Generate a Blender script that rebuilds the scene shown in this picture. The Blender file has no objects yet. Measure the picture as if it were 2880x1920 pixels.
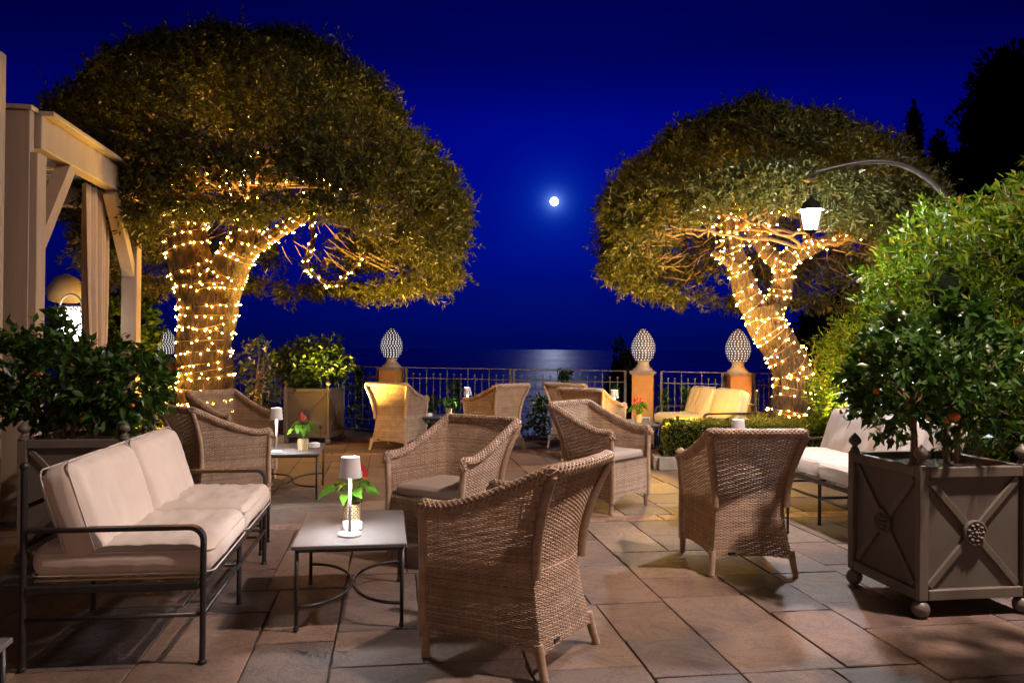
import bpy, bmesh, math, random
import numpy as np
from mathutils import Vector, Matrix, noise

SC = bpy.context.scene
COL = SC.collection
rng = np.random.default_rng(7)
random.seed(7)
PI = math.pi
R = math.radians

# ------------------------------------------------------------------ camera
cam = bpy.data.cameras.new("camera")
cam.sensor_width = 36.0
cam.lens = 28.0
cam.clip_start = 0.05
cam.clip_end = 60000.0
camo = bpy.data.objects.new("camera", cam)
COL.objects.link(camo)
_th, _ph = 0.00692, 0.0086
_R = Vector((math.cos(_ph), -math.sin(_ph)*math.sin(_th), math.sin(_ph)*math.cos(_th)))
_U = Vector((-math.sin(_ph), -math.cos(_ph)*math.sin(_th), math.cos(_ph)*math.cos(_th)))
_F = Vector((0, math.cos(_th), math.sin(_th)))
camo.matrix_world = Matrix(((_R.x, _U.x, -_F.x, 0), (_R.y, _U.y, -_F.y, 0), (_R.z, _U.z, -_F.z, 1.33), (0, 0, 0, 1)))
SC.camera = camo

# ------------------------------------------------------------------ world: deep blue moonlit night sky
MOON = Vector((0.05152, 0.99876, 0.18287)).normalized()
world = bpy.data.worlds.new("World")
SC.world = world
world.use_nodes = True
nt = world.node_tree
nt.nodes.clear()


def nn(t, typ, **kw):
    n = t.nodes.new(typ)
    for k, v in kw.items():
        setattr(n, k, v)
    return n


def math_node(t, op, a, b=None, c=None):
    n = t.nodes.new("ShaderNodeMath")
    n.operation = op
    for i, v in enumerate((a, b, c)):
        if v is None:
            continue
        if isinstance(v, (int, float)):
            n.inputs[i].default_value = v
        else:
            t.links.new(v, n.inputs[i])
    return n.outputs[0]


_out = nn(nt, "ShaderNodeOutputWorld")
_bg = nn(nt, "ShaderNodeBackground")
_tc = nn(nt, "ShaderNodeTexCoord")
_dot = nn(nt, "ShaderNodeVectorMath", operation='DOT_PRODUCT')
nt.links.new(_tc.outputs["Generated"], _dot.inputs[0])
_dot.inputs[1].default_value = MOON
_ang = math_node(nt, 'ARCCOSINE', math_node(nt, 'MINIMUM', _dot.outputs["Value"], 0.9999999))
_sep = nn(nt, "ShaderNodeSeparateXYZ")
nt.links.new(_tc.outputs["Generated"], _sep.inputs[0])
_ramp = nn(nt, "ShaderNodeValToRGB")
_ramp.color_ramp.interpolation = 'EASE'
_els = [(0.0, (0.0000, 0.0026, 0.095)), (0.05, (0.0, 0.0032, 0.150)), (0.13, (0.0, 0.0034, 0.235)),
        (0.24, (0.0, 0.0020, 0.250)), (0.36, (0.0, 0.0008, 0.105)), (0.50, (0.0, 0.0003, 0.035)), (1.0, (0.0, 0.0002, 0.010))]
cr = _ramp.color_ramp
cr.elements[0].position, cr.elements[0].color = _els[0][0], _els[0][1] + (1,)
cr.elements[1].position, cr.elements[1].color = _els[-1][0], _els[-1][1] + (1,)
for p, c in _els[1:-1]:
    e = cr.elements.new(p)
    e.color = c + (1,)
nt.links.new(_sep.outputs["Z"], _ramp.inputs[0])
# brighter towards the moon, darker away from it
_wide = math_node(nt, 'EXPONENT', math_node(nt, 'MULTIPLY', math_node(nt, 'POWER', math_node(nt, 'DIVIDE', _ang, R(29)), 2.0), -1.0))
_fac = math_node(nt, 'MULTIPLY_ADD', _wide, 0.72, 0.28)
_m1 = nn(nt, "ShaderNodeVectorMath", operation='SCALE')
nt.links.new(_ramp.outputs[0], _m1.inputs[0])
nt.links.new(_fac, _m1.inputs["Scale"])


def halo(width_deg, col, power=1.0):
    e = math_node(nt, 'EXPONENT', math_node(nt, 'MULTIPLY', math_node(nt, 'POWER', math_node(nt, 'DIVIDE', _ang, R(width_deg)), power), -1.0))
    s = nn(nt, "ShaderNodeVectorMath", operation='SCALE')
    s.inputs[0].default_value = col
    nt.links.new(e, s.inputs["Scale"])
    return s.outputs[0]


def vadd(a, b):
    n = nn(nt, "ShaderNodeVectorMath", operation='ADD')
    nt.links.new(a, n.inputs[0])
    nt.links.new(b, n.inputs[1])
    return n.outputs[0]


_sum = vadd(_m1.outputs[0], halo(0.30, (0.35, 0.55, 1.0)))
_sum = vadd(_sum, halo(0.80, (0.002, 0.070, 0.34)))
_sum = vadd(_sum, halo(3.0, (0.0, 0.008, 0.08), 1.3))
nt.links.new(_sum, _bg.inputs[0])
_bg.inputs[1].default_value = 1.0
nt.links.new(_bg.outputs[0], _out.inputs[0])

# the moon's own light (weak, cool)
sun = bpy.data.lights.new("moonlight", 'SUN')
sun.energy = 0.0095
sun.angle = R(0.53)
sun.color = (0.72, 0.80, 1.0)
suno = bpy.data.objects.new("moonlight", sun)
COL.objects.link(suno)
suno.rotation_mode = 'QUATERNION'
suno.rotation_quaternion = MOON.to_track_quat('Z', 'Y')
suno.location = (0, 0, 60)

SC.view_settings.view_transform = 'Standard'
SC.view_settings.look = 'None'
SC.view_settings.exposure = 0.0
SC.view_settings.gamma = 1.0
SC.view_settings.use_curve_mapping = False
SC.render.engine = 'CYCLES'
SC.cycles.use_denoising = True
SC.cycles.sample_clamp_indirect = 4.0
SC.cycles.sample_clamp_direct = 0.0
SC.cycles.max_bounces = 6
SC.cycles.diffuse_bounces = 3
SC.cycles.glossy_bounces = 3
SC.cycles.transparent_max_bounces = 8
SC.cycles.caustics_reflective = False
SC.cycles.caustics_refractive = False

LANTERN_E = 2200.0       # emission of the lantern panes
LAMP_E = 330.0          # table lamp diffuser
BULB_E = 200.0           # string light bulbs
FILL_W = 200.0         # added warm fill lamps behind the camera, out of view
TALL_E = 4300.0

# ------------------------------------------------------------------ helpers


def obj(name, me, parent=None, loc=None, rz=0.0):
    o = bpy.data.objects.new(name, me)
    COL.objects.link(o)
    if parent is not None:
        o.parent = parent
    if loc is not None:
        o.location = loc
    if rz:
        o.rotation_euler = (0, 0, rz)
    return o


def tag(o, label=None, cat=None, group=None, kind=None):
    if label:
        o['label'] = label
    if cat:
        o['category'] = cat
    if group:
        o['group'] = group
    if kind:
        o['kind'] = kind
    return o


def thing(name, label, cat, loc=(0, 0, 0), rz=0.0, group=None):
    o = obj(name, None, None, loc, rz)
    o.empty_display_size = 0.1
    return tag(o, label, cat, group)


def dup(o, parent=None):
    c = o.copy()
    COL.objects.link(c)
    if parent is not None:
        c.parent = parent
    for ch in list(o.children):
        dup(ch, c)
    return c


def place(proto, used, loc, rz, label):
    if used[0]:
        o = dup(proto)
    else:
        o = proto
        used[0] = True
    o.location = loc
    o.rotation_euler = (0, 0, rz)
    o['label'] = label
    return o


class MB:
    def __init__(s):
        s.v, s.f, s.n = [], [], 0

    def add(s, v, f):
        v = np.asarray(v, float).reshape(-1, 3)
        off = s.n
        s.v.append(v)
        for q in f:
            s.f.append(tuple(int(i) + off for i in q))
        s.n += len(v)
        return s

    def box(s, c, d, rz=0.0, bev=0.0):
        cx, cy, cz = c
        hx, hy, hz = d[0]/2, d[1]/2, d[2]/2
        if bev <= 0:
            vs = [(x*hx, y*hy, z*hz) for x in (-1, 1) for y in (-1, 1) for z in (-1, 1)]
            fs = [(0, 1, 3, 2), (4, 6, 7, 5), (0, 4, 5, 1), (2, 3, 7, 6), (0, 2, 6, 4), (1, 5, 7, 3)]
        else:
            bm = bmesh.new()
            bmesh.ops.create_cube(bm, size=1.0)
            for v in bm.verts:
                v.co = Vector((v.co.x*2*hx, v.co.y*2*hy, v.co.z*2*hz))
            bmesh.ops.bevel(bm, geom=bm.edges[:], offset=min(bev, hx*.9, hy*.9, hz*.9), segments=1, affect='EDGES')
            bm.verts.index_update()
            vs = [tuple(v.co) for v in bm.verts]
            fs = [[v.index for v in f.verts] for f in bm.faces]
            bm.free()
        ca, sa = math.cos(rz), math.sin(rz)
        s.add([(cx+x*ca-y*sa, cy+x*sa+y*ca, cz+z) for x, y, z in vs], fs)
        return s

    def tube(s, pts, r, n=8, caps=True, prof=None, closed=False):
        v, f = tube(pts, r, n, caps, prof, closed)
        return s.add(v, f)

    def lathe(s, prof, n=20, c=(0, 0, 0), cap=True):
        v, f = lathe(prof, n, cap)
        return s.add(np.asarray(v) + np.asarray(c), f)

    def sphere(s, c, r, n=10, m=6, sq=(1, 1, 1)):
        prof = [(r*math.sin(PI*i/m), -r*math.cos(PI*i/m)) for i in range(m+1)]
        v, f = lathe(prof, n, True)
        s.add(np.asarray(v)*np.asarray(sq) + np.asarray(c), f)
        return s

    def build(s, name, mat, parent=None, smooth=False, loc=None, rz=0.0, sharp=None):
        me = bpy.data.meshes.new(name)
        me.from_pydata(np.concatenate(s.v).tolist(), [], s.f)
        me.update()
        if mat is not None:
            me.materials.append(mat)
        if smooth:
            me.polygons.foreach_set("use_smooth", [True]*len(me.polygons))
            if sharp:
                me.set_sharp_from_angle(angle=R(sharp))
        return obj(name, me, parent, loc, rz)


def frames(P, closed=False):
    P = np.asarray(P, float)
    n = len(P)
    T = np.empty_like(P)
    if closed:
        T = np.roll(P, -1, 0) - np.roll(P, 1, 0)
    else:
        T[1:-1] = P[2:] - P[:-2]
        T[0] = P[1]-P[0]
        T[-1] = P[-1]-P[-2]
    T /= np.linalg.norm(T, axis=1)[:, None] + 1e-12
    up = np.array([0, 0, 1.0])
    if abs(T[0] @ up) > .95:
        up = np.array([0, 1.0, 0])
    N = np.empty_like(P)
    a = up - T[0]*(T[0] @ up)
    N[0] = a/np.linalg.norm(a)
    for i in range(1, n):
        a = N[i-1] - T[i]*(T[i] @ N[i-1])
        N[i] = a/(np.linalg.norm(a)+1e-12)
    B = np.cross(T, N)
    return T, N, B


def tube(pts, r, n=8, caps=True, prof=None, closed=False):
    P = np.asarray(pts, float)
    m = len(P)
    T, N, B = frames(P, closed)
    if prof is None:
        a = np.arange(n)*2*PI/n
        prof = np.stack([np.cos(a), np.sin(a)], 1)
    else:
        prof = np.asarray(prof, float)
        n = len(prof)
    r = np.broadcast_to(np.asarray(r, float), (m,))
    V = (P[:, None, :] + (N[:, None, :]*prof[None, :, 0, None] + B[:, None, :]*prof[None, :, 1, None])*r[:, None, None]).reshape(-1, 3)
    F = []
    rngm = m if closed else m-1
    for i in range(rngm):
        i2 = (i+1) % m
        for j in range(n):
            k = (j+1) % n
            F.append((i*n+j, i*n+k, i2*n+k, i2*n+j))
    if caps and not closed:
        F.append(tuple(range(n-1, -1, -1)))
        F.append(tuple((m-1)*n+j for j in range(n)))
    return V, F


def lathe(prof, n=20, cap=True):
    V, F = [], []
    m = len(prof)
    for (r, z) in prof:
        r = max(r, 1e-4)
        for j in range(n):
            a = 2*PI*j/n
            V.append((r*math.cos(a), r*math.sin(a), z))
    for i in range(m-1):
        for j in range(n):
            k = (j+1) % n
            F.append((i*n+j, i*n+k, (i+1)*n+k, (i+1)*n+j))
    if cap:
        F.append(tuple(range(n-1, -1, -1)))
        F.append(tuple((m-1)*n+j for j in range(n)))
    return V, F


def npmesh(name, V, Q, mat, parent=None, smooth=False, loc=None):
    V = np.ascontiguousarray(V, dtype=np.float32).reshape(-1, 3)
    Q = np.ascontiguousarray(Q, dtype=np.int32)
    k = Q.shape[1]
    me = bpy.data.meshes.new(name)
    me.vertices.add(len(V))
    me.vertices.foreach_set("co", V.ravel())
    me.loops.add(Q.size)
    me.loops.foreach_set("vertex_index", Q.ravel())
    me.polygons.add(len(Q))
    me.polygons.foreach_set("loop_start", np.arange(0, Q.size, k, dtype=np.int32))
    if smooth:
        me.polygons.foreach_set("use_smooth", np.ones(len(Q), dtype=bool))
    me.update(calc_edges=True)
    if mat is not None:
        me.materials.append(mat)
    return obj(name, me, parent, loc)


def unit(a):
    return a/(np.linalg.norm(a, axis=-1, keepdims=True)+1e-12)


def leaf_arrays(P, D, L, W, upbias=0.3, fold=0.0, droop=0.12):
    """flat (4 vert) or folded (5 vert) leaves; returns verts, quads"""
    N = len(P)
    L = np.broadcast_to(np.asarray(L, float), (N,))[:, None]
    W = np.broadcast_to(np.asarray(W, float), (N,))[:, None]
    ref = rng.normal(size=(N, 3))*(1-upbias)
    ref[:, 2] += upbias*1.6
    S = unit(np.cross(D, ref))
    Nn = unit(np.cross(S, D))
    a = P
    mid = P + D*L*0.48
    l = mid + S*W*0.5 + Nn*W*fold
    r = mid - S*W*0.5 + Nn*W*fold
    t = P + D*L - Nn*L*droop
    if fold > 0:
        V = np.stack([a, l, t, r, mid], 1).reshape(-1, 3)
        b = np.arange(N)[:, None]*5
        Q = np.concatenate([b+np.array([[0, 4, 2, 1]]), b+np.array([[0, 3, 2, 4]])], 0)
    else:
        V = np.stack([a, l, t, r], 1).reshape(-1, 3)
        Q = np.arange(N)[:, None]*4 + np.array([[0, 3, 2, 1]])
    return V, Q


def twigs(P, D, K, tl, L, W, spread=0.75, jit=.2, **kw):
    """K leaves along each twig (base P, direction D, length tl)"""
    N = len(P)
    s = rng.uniform(0.05, 1.0, (N, K))*tl
    base = P[:, None, :] + D[:, None, :]*s[..., None]
    rd = rng.normal(size=(N, K, 3))
    rd -= (rd*D[:, None, :]).sum(-1, keepdims=True)*D[:, None, :]*.7
    ld = unit(D[:, None, :]*(1-spread*.5) + unit(rd)*spread)
    base = base.reshape(-1, 3)
    ld = ld.reshape(-1, 3)
    n = len(base)
    return leaf_arrays(base, ld, L*rng.uniform(1-jit*1.5, 1+jit, n), W*rng.uniform(1-jit, 1+jit, n), **kw)


# ------------------------------------------------------------------ materials


def newmat(name):
    m = bpy.data.materials.new(name)
    m.use_nodes = True
    t = m.node_tree
    t.nodes.clear()
    o = t.nodes.new("ShaderNodeOutputMaterial")
    b = t.nodes.new("ShaderNodeBsdfPrincipled")
    t.links.new(b.outputs[0], o.inputs[0])
    return m, t, b, o


def noise_tex(t, scale, detail=4, rough=.55, coord='Object', vscale=None, dist=0.0):
    if coord == 'World':
        c = t.nodes.new("ShaderNodeNewGeometry").outputs["Position"]
    else:
        c = t.nodes.new("ShaderNodeTexCoord").outputs[coord]
    if vscale is not None:
        mp = t.nodes.new("ShaderNodeMapping")
        mp.inputs["Scale"].default_value = vscale
        t.links.new(c, mp.inputs[0])
        c = mp.outputs[0]
    n = t.nodes.new("ShaderNodeTexNoise")
    n.inputs["Scale"].default_value = scale
    n.inputs["Detail"].default_value = detail
    n.inputs["Roughness"].default_value = rough
    n.inputs["Distortion"].default_value = dist
    t.links.new(c, n.inputs["Vector"])
    return n.outputs["Fac"]


def ramp(t, fac, stops):
    r = t.nodes.new("ShaderNodeValToRGB")
    e = r.color_ramp.elements
    e[0].position, e[0].color = stops[0][0], tuple(stops[0][1])+(1,)
    e[1].position, e[1].color = stops[-1][0], tuple(stops[-1][1])+(1,)
    for p, c in stops[1:-1]:
        x = e.new(p)
        x.color = tuple(c)+(1,)
    t.links.new(fac, r.inputs[0])
    return r.outputs[0]


def mixcol(t, a, b, fac, mode='MIX'):
    n = t.nodes.new("ShaderNodeMix")
    n.data_type = 'RGBA'
    n.blend_type = mode
    for sock, v in ((n.inputs[0], fac), (n.inputs[6], a), (n.inputs[7], b)):
        if isinstance(v, (int, float)):
            sock.default_value = v
        elif isinstance(v, tuple):
            sock.default_value = v if len(v) == 4 else v+(1,)
        else:
            t.links.new(v, sock)
    return n.outputs[2]


def bump(t, b, h, strength=.3, dist=.01):
    n = t.nodes.new("ShaderNodeBump")
    n.inputs["Strength"].default_value = strength
    n.inputs["Distance"].default_value = dist
    t.links.new(h, n.inputs["Height"])
    t.links.new(n.outputs[0], b.inputs["Normal"])


def simple(name, c1, c2=None, rough=.5, scale=8, metal=0.0, bmp=0.0, bscale=60, vscale=None, spec=.5, coord='Object', bdist=.004):
    m, t, b, o = newmat(name)
    c2 = c2 or tuple(x*.75 for x in c1)
    f = noise_tex(t, scale, 5, .6, coord, vscale)
    t.links.new(ramp(t, f, [(.3, c2), (.7, c1)]), b.inputs["Base Color"])
    b.inputs["Roughness"].default_value = rough
    b.inputs["Metallic"].default_value = metal
    b.inputs["Specular IOR Level"].default_value = spec
    if bmp > 0:
        bump(t, b, noise_tex(t, bscale, 4, .6, coord, vscale), bmp, bdist)
    return m


def emit(name, col, strength):
    m = bpy.data.materials.new(name)
    m.use_nodes = True
    t = m.node_tree
    t.nodes.clear()
    o = t.nodes.new("ShaderNodeOutputMaterial")
    e = t.nodes.new("ShaderNodeEmission")
    e.inputs[0].default_value = tuple(col)+(1,)
    e.inputs[1].default_value = strength
    t.links.new(e.outputs[0], o.inputs[0])
    return m


def leafmat(name, stops, rough=.38, transl=.28, spec=.5):
    m, t, b, o = newmat(name)
    g = t.nodes.new("ShaderNodeNewGeometry")
    c = ramp(t, g.outputs["Random Per Island"], stops)
    t.links.new(c, b.inputs["Base Color"])
    b.inputs["Roughness"].default_value = rough
    b.inputs["Specular IOR Level"].default_value = spec
    tr = t.nodes.new("ShaderNodeBsdfTranslucent")
    t.links.new(mixcol(t, c, (1.0, 1.0, .35), .6, 'MULTIPLY'), tr.inputs[0])
    mx = t.nodes.new("ShaderNodeMixShader")
    mx.inputs[0].default_value = transl
    t.links.new(b.outputs[0], mx.inputs[1])
    t.links.new(tr.outputs[0], mx.inputs[2])
    t.links.new(mx.outputs[0], o.inputs[0])
    return m


def wickermat():
    m, t, b, o = newmat("wicker")
    g = t.nodes.new("ShaderNodeNewGeometry")
    base = ramp(t, g.outputs["Random Per Island"], [(0, (.37, .262, .18)), (.5, (.53, .39, .275)), (1, (.66, .51, .375))])
    f = noise_tex(t, 14, 3, .6, 'Object')
    c = mixcol(t, base, ramp(t, f, [(.3, (.62, .58, .55)), (.7, (1, 1, 1))]), .8, 'MULTIPLY')
    t.links.new(c, b.inputs["Base Color"])
    b.inputs["Roughness"].default_value = .48
    return m


def pavingmat(name, per_object):
    m, t, b, o = newmat(name)
    if per_object:
        rnd = t.nodes.new("ShaderNodeObjectInfo").outputs["Random"]
    else:
        rnd = t.nodes.new("ShaderNodeNewGeometry").outputs["Random Per Island"]
    base = ramp(t, rnd, [(0, (.110, .088, .080)), (.2, (.195, .150, .120)), (.4, (.130, .108, .102)), (.65, (.240, .178, .132)), (.8, (.170, .115, .092)), (1, (.28, .215, .155))])
    n1 = noise_tex(t, 2.1, 7, .66, 'World', None, .9)
    n2 = noise_tex(t, 95, 3, .7, 'World')
    vein = noise_tex(t, 3.4, 9, .62, 'World', (1, 1, 1), 2.2)
    c = mixcol(t, base, ramp(t, n1, [(.28, (.38, .35, .37)), (.44, (.80, .76, .75)), (.58, (1.08, 1.0, .94)), (.75, (1.45, 1.22, 1.02))]), .85, 'MULTIPLY')
    c = mixcol(t, c, ramp(t, n2, [(.3, (.66, .66, .66)), (.7, (1.22, 1.22, 1.22))]), .8, 'MULTIPLY')
    c = mixcol(t, c, ramp(t, vein, [(.44, (1, 1, 1)), (.495, (.42, .36, .33)), (.52, (1, 1, 1))]), .45, 'MULTIPLY')
    t.links.new(c, b.inputs["Base Color"])
    t.links.new(ramp(t, n1, [(.3, (.55, .55, .55)), (.7, (.80, .80, .80))]), b.inputs["Roughness"])
    mxh = math_node(t, 'ADD', math_node(t, 'MULTIPLY', n2, .5), math_node(t, 'MULTIPLY', vein, 2.0))
    bump(t, b, mxh, .7, .006)
    return m


def redstone():
    m, t, b, o = newmat("red_marble")
    rnd = t.nodes.new("ShaderNodeObjectInfo").outputs["Random"]
    base = ramp(t, rnd, [(0, (.17, .095, .065)), (1, (.25, .15, .105))])
    v = noise_tex(t, 5, 8, .65, 'World', None, 1.6)
    c = mixcol(t, base, ramp(t, v, [(.38, (.6, .5, .5)), (.5, (1, 1, 1)), (.56, (2.0, 2.1, 2.1)), (.62, (1, 1, 1))]), .8, 'MULTIPLY')
    t.links.new(c, b.inputs["Base Color"])
    b.inputs["Roughness"].default_value = .62
    bump(t, b, v, .25, .004)
    return m


def barkmat():
    m, t, b, o = newmat("olive_bark")
    f = noise_tex(t, 12, 9, .72, 'Object', (1.5, 1.5, .36), 2.2)
    t.links.new(ramp(t, f, [(.38, (.008, .005, .003)), (.52, (.055, .032, .018)), (.70, (.24, .145, .07))]), b.inputs["Base Color"])
    b.inputs["Roughness"].default_value = .75
    bump(t, b, noise_tex(t, 12, 9, .72, 'Object', (1.5, 1.5, .36), 2.2), 1.0, .07)
    return m


def fabricmat(name, c):
    m, t, b, o = newmat(name)
    f = noise_tex(t, 5, 5, .6, 'Object')
    t.links.new(ramp(t, f, [(.3, tuple(x*.88 for x in c)), (.7, c)]), b.inputs["Base Color"])
    b.inputs["Roughness"].default_value = .9
    b.inputs["Specular IOR Level"].default_value = .2
    b.inputs["Sheen Weight"].default_value = .15
    bump(t, b, noise_tex(t, 420, 2, .6, 'Object'), .25, .001)
    return m


def potmat():
    m, t, b, o = newmat("patterned_pot")
    tc = t.nodes.new("ShaderNodeTexCoord")
    sp = t.nodes.new("ShaderNodeSeparateXYZ")
    t.links.new(tc.outputs["Object"], sp.inputs[0])
    a = math_node(t, 'ARCTAN2', sp.outputs["Y"], sp.outputs["X"])
    u = math_node(t, 'MULTIPLY', a, 7.0)
    v = math_node(t, 'MULTIPLY', sp.outputs["Z"], 2*PI/.040)
    f1 = math_node(t, 'MULTIPLY', math_node(t, 'COSINE', u), math_node(t, 'COSINE', v))
    f2 = math_node(t, 'MULTIPLY', math_node(t, 'COSINE', math_node(t, 'MULTIPLY', u, 2.0)), math_node(t, 'COSINE', math_node(t, 'MULTIPLY', v, 2.0)))
    f = math_node(t, 'ADD', math_node(t, 'ABSOLUTE', f1), math_node(t, 'MULTIPLY', f2, .45))
    t.links.new(ramp(t, f, [(.12, (.10, .045, .02)), (.2, (.62, .47, .22)), (.55, (.72, .60, .36)), (.62, (.16, .07, .03)), (.8, (.70, .58, .38))]), b.inputs["Base Color"])
    b.inputs["Roughness"].default_value = .35
    return m


def seamat():
    m, t, b, o = newmat("sea_water")
    b.inputs["Base Color"].default_value = (.0004, .0015, .008, 1)
    b.inputs["Roughness"].default_value = .22
    b.inputs["IOR"].default_value = 1.33
    h = noise_tex(t, .035, 5, .6, 'World', (1.0, 2.6, 1.0))
    bump(t, b, h, .8, 3.0)
    bands = noise_tex(t, 1.0, 4, .6, 'World', (.0004, .006, 1.0))
    t.links.new(ramp(t, bands, [(.35, (.16, .16, .16)), (.65, (.42, .42, .42))]), b.inputs["Roughness"])
    return m


M = {}
M['wicker'] = wickermat()
M['wicker_post'] = simple("wicker_wrap", (.50, .365, .25), (.33, .225, .15), .5, 40, bmp=.5, bscale=260, vscale=(.1, .1, 1))
M['dark_weave'] = simple("seat_deck_weave", (.16, .11, .075), (.10, .07, .05), .7, 60)
M['taupe'] = fabricmat("taupe_cushion", (.40, .32, .26))
M['sand'] = fabricmat("sand_cushion", (.64, .51, .29))
M['cream'] = fabricmat("cream_canvas", (.76, .665, .58))
M['piping'] = fabricmat("cushion_piping", (.70, .64, .57))
M['black'] = simple("black_iron", (.030, .028, .028), (.016, .015, .015), .42, 30, bmp=.15, bscale=120)
M['lantern'] = simple("lantern_black", (.008, .008, .009), (.006, .006, .007), .8, 20, spec=.1)
M['iron'] = simple("grey_iron", (.17, .165, .16), (.09, .085, .08), .5, 20, bmp=.15, bscale=90)
M['tabletop'] = simple("slate_grey_tabletop", (.150, .145, .147), (.122, .118, .120), .42, 6, bmp=.06, bscale=200)
M['white'] = simple("white_enamel", (.80, .79, .78), (.74, .73, .72), .4, 6)
M['ashtray'] = simple("white_ceramic", (.78, .77, .76), (.62, .60, .59), .35, 30)
M['planter'] = simple("planter_paint", (.165, .145, .115), (.122, .107, .085), .45, 5, bmp=.12, bscale=35)
M['planter_panel'] = simple("planter_panel_paint", (.140, .124, .100), (.108, .095, .077), .5, 4, bmp=.12, bscale=30)
M['soil'] = simple("bark_mulch", (.10, .05, .03), (.03, .016, .01), .95, 45, bmp=1.0, bscale=60, bdist=.02)
M['stucco'] = simple("ochre_stucco", (.58, .285, .075), (.50, .235, .06), .85, 7, bmp=.35, bscale=90)
M['stone'] = simple("pale_stone", (.38, .32, .25), (.24, .195, .15), .75, 14, bmp=.4, bscale=70)
M['glaze'] = simple("ivory_glaze", (.52, .44, .34), (.42, .35, .27), .25, 9)
M['cone'] = simple("pine_cone_glaze", (.16, .135, .125), (.10, .085, .08), .35, 18)
M['pave'] = pavingmat("paving_near", True)
M['pave_far'] = pavingmat("paving_far", False)
M['red'] = redstone()
M['mortar'] = simple("mortar", (.075, .062, .052), (.045, .038, .032), .9, 30)
M['bark'] = barkmat()
M['twig'] = simple("twig_bark", (.20, .13, .075), (.10, .065, .04), .7, 20)
M['olive'] = leafmat("olive_leaf", [(0, (.026, .028, .007)), (.5, (.056, .056, .012)), (.85, (.078, .084, .018)), (1, (.13, .122, .030))], .42, .32, .30)
M['box'] = leafmat("box_leaf", [(0, (.06, .080, .008)), (.6, (.13, .15, .014)), (1, (.23, .22, .025))], .4, .25)
M['shrub'] = leafmat("shrub_leaf", [(0, (.026, .058, .003)), (.55, (.068, .118, .005)), (.88, (.135, .180, .008)), (.93, (.15, .19, .01)), (1, (.22, .07, .02))], .5, .3, .12)
M['citrus'] = leafmat("citrus_leaf", [(0, (.018, .054, .009)), (.6, (.038, .100, .013)), (1, (.085, .150, .022))], .32, .22, .4)
M['ficus'] = leafmat("ficus_leaf", [(0, (.020, .050, .012)), (.6, (.042, .085, .018)), (1, (.10, .135, .03))], .3, .22)
M['vine'] = leafmat("vine_leaf", [(0, (.014, .045, .010)), (.6, (.032, .085, .016)), (1, (.06, .12, .026))], .4, .3)
M['greenbush'] = leafmat("bright_leaf", [(0, (.035, .085, .012)), (1, (.11, .17, .025))], .4, .3)
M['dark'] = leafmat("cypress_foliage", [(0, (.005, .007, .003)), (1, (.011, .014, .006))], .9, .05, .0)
M['anthurium'] = leafmat("anthurium_leaf", [(0, (.045, .15, .012)), (.6, (.09, .24, .022)), (1, (.17, .33, .04))], .26, .35)
M['spathe'] = simple("red_spathe", (.55, .07, .05), (.42, .04, .04), .25, 9)
M['petal'] = simple("white_petal", (.78, .70, .50), (.66, .58, .38), .5, 9)
M['orange'] = simple("orange_peel", (.75, .20, .025), (.62, .15, .02), .4, 12, bmp=.2, bscale=160)
M['pergola'] = simple("pergola_paint", (.43, .335, .245), (.36, .28, .205), .6, 5, bmp=.35, bscale=24, vscale=(3, 3, .25))
M['louver'] = simple("white_louver", (.74, .70, .66), (.66, .62, .58), .5, 4)
M['curtain'] = fabricmat("curtain_cloth", (.56, .42, .29))
M['cloth'] = fabricmat("white_tablecloth", (.72, .64, .56))
M['pot'] = potmat()
M['glass'] = newmat("clear_glass")[0]
_gb = [n for n in M['glass'].node_tree.nodes if n.type == 'BSDF_PRINCIPLED'][0]
_gb.inputs["Transmission Weight"].default_value = 1.0
_gb.inputs["Roughness"].default_value = .03
_gb.inputs["IOR"].default_value = 1.3
M['sea'] = seamat()


def shademat():
    m, t, b, o = newmat("thin_lamp_shade")
    b.inputs["Base Color"].default_value = (.80, .78, .77, 1)
    b.inputs["Roughness"].default_value = .45
    tr = t.nodes.new("ShaderNodeBsdfTranslucent")
    tr.inputs[0].default_value = (.8, .76, .75, 1)
    mx = t.nodes.new("ShaderNodeMixShader")
    mx.inputs[0].default_value = .12
    t.links.new(b.outputs[0], mx.inputs[1])
    t.links.new(tr.outputs[0], mx.inputs[2])
    t.links.new(mx.outputs[0], o.inputs[0])
    return m


M['shade'] = shademat()
M['hill'] = simple("hillside_scrub", (.012, .016, .008), (.006, .008, .004), .95, .4, coord='World')
M['wall'] = simple("hotel_plaster", (.50, .36, .25), (.44, .31, .21), .85, 3, bmp=.2, bscale=50)
M['cable'] = simple("string_cable", (.50, .34, .16), (.38, .25, .12), .4, 30)
M['wicker_bulb'] = emit("basket_glow", (1.0, .93, .88), 16.0)
E_LANT = emit("lantern_pane", (.92, .93, 1.0), LANTERN_E)
E_TALL = emit("tall_lantern_pane", (1.0, .74, .65), TALL_E)
E_LAMP = emit("lamp_diffuser", (1.0, .93, .92), LAMP_E)
E_LAMPTOP = emit("lamp_top_glow", (1.0, .95, .95), 2.2)
E_BULB = emit("warm_bulb", (1.0, .40, .05), BULB_E)
E_DOT = emit("pine_cone_glow", (1.0, .95, 1.0), 2.0)
E_MOON = emit("moon_surface", (1.0, .985, .96), 12.0)

# ------------------------------------------------------------------ setting: sea, hillside, terrace
b = MB()
b.add([(-40000, 40, -90), (40000, 40, -90), (40000, 30000, -90), (-40000, 30000, -90)], [(0, 1, 2, 3)])
tag(b.build("sea", M['sea']), kind='structure')

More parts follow.
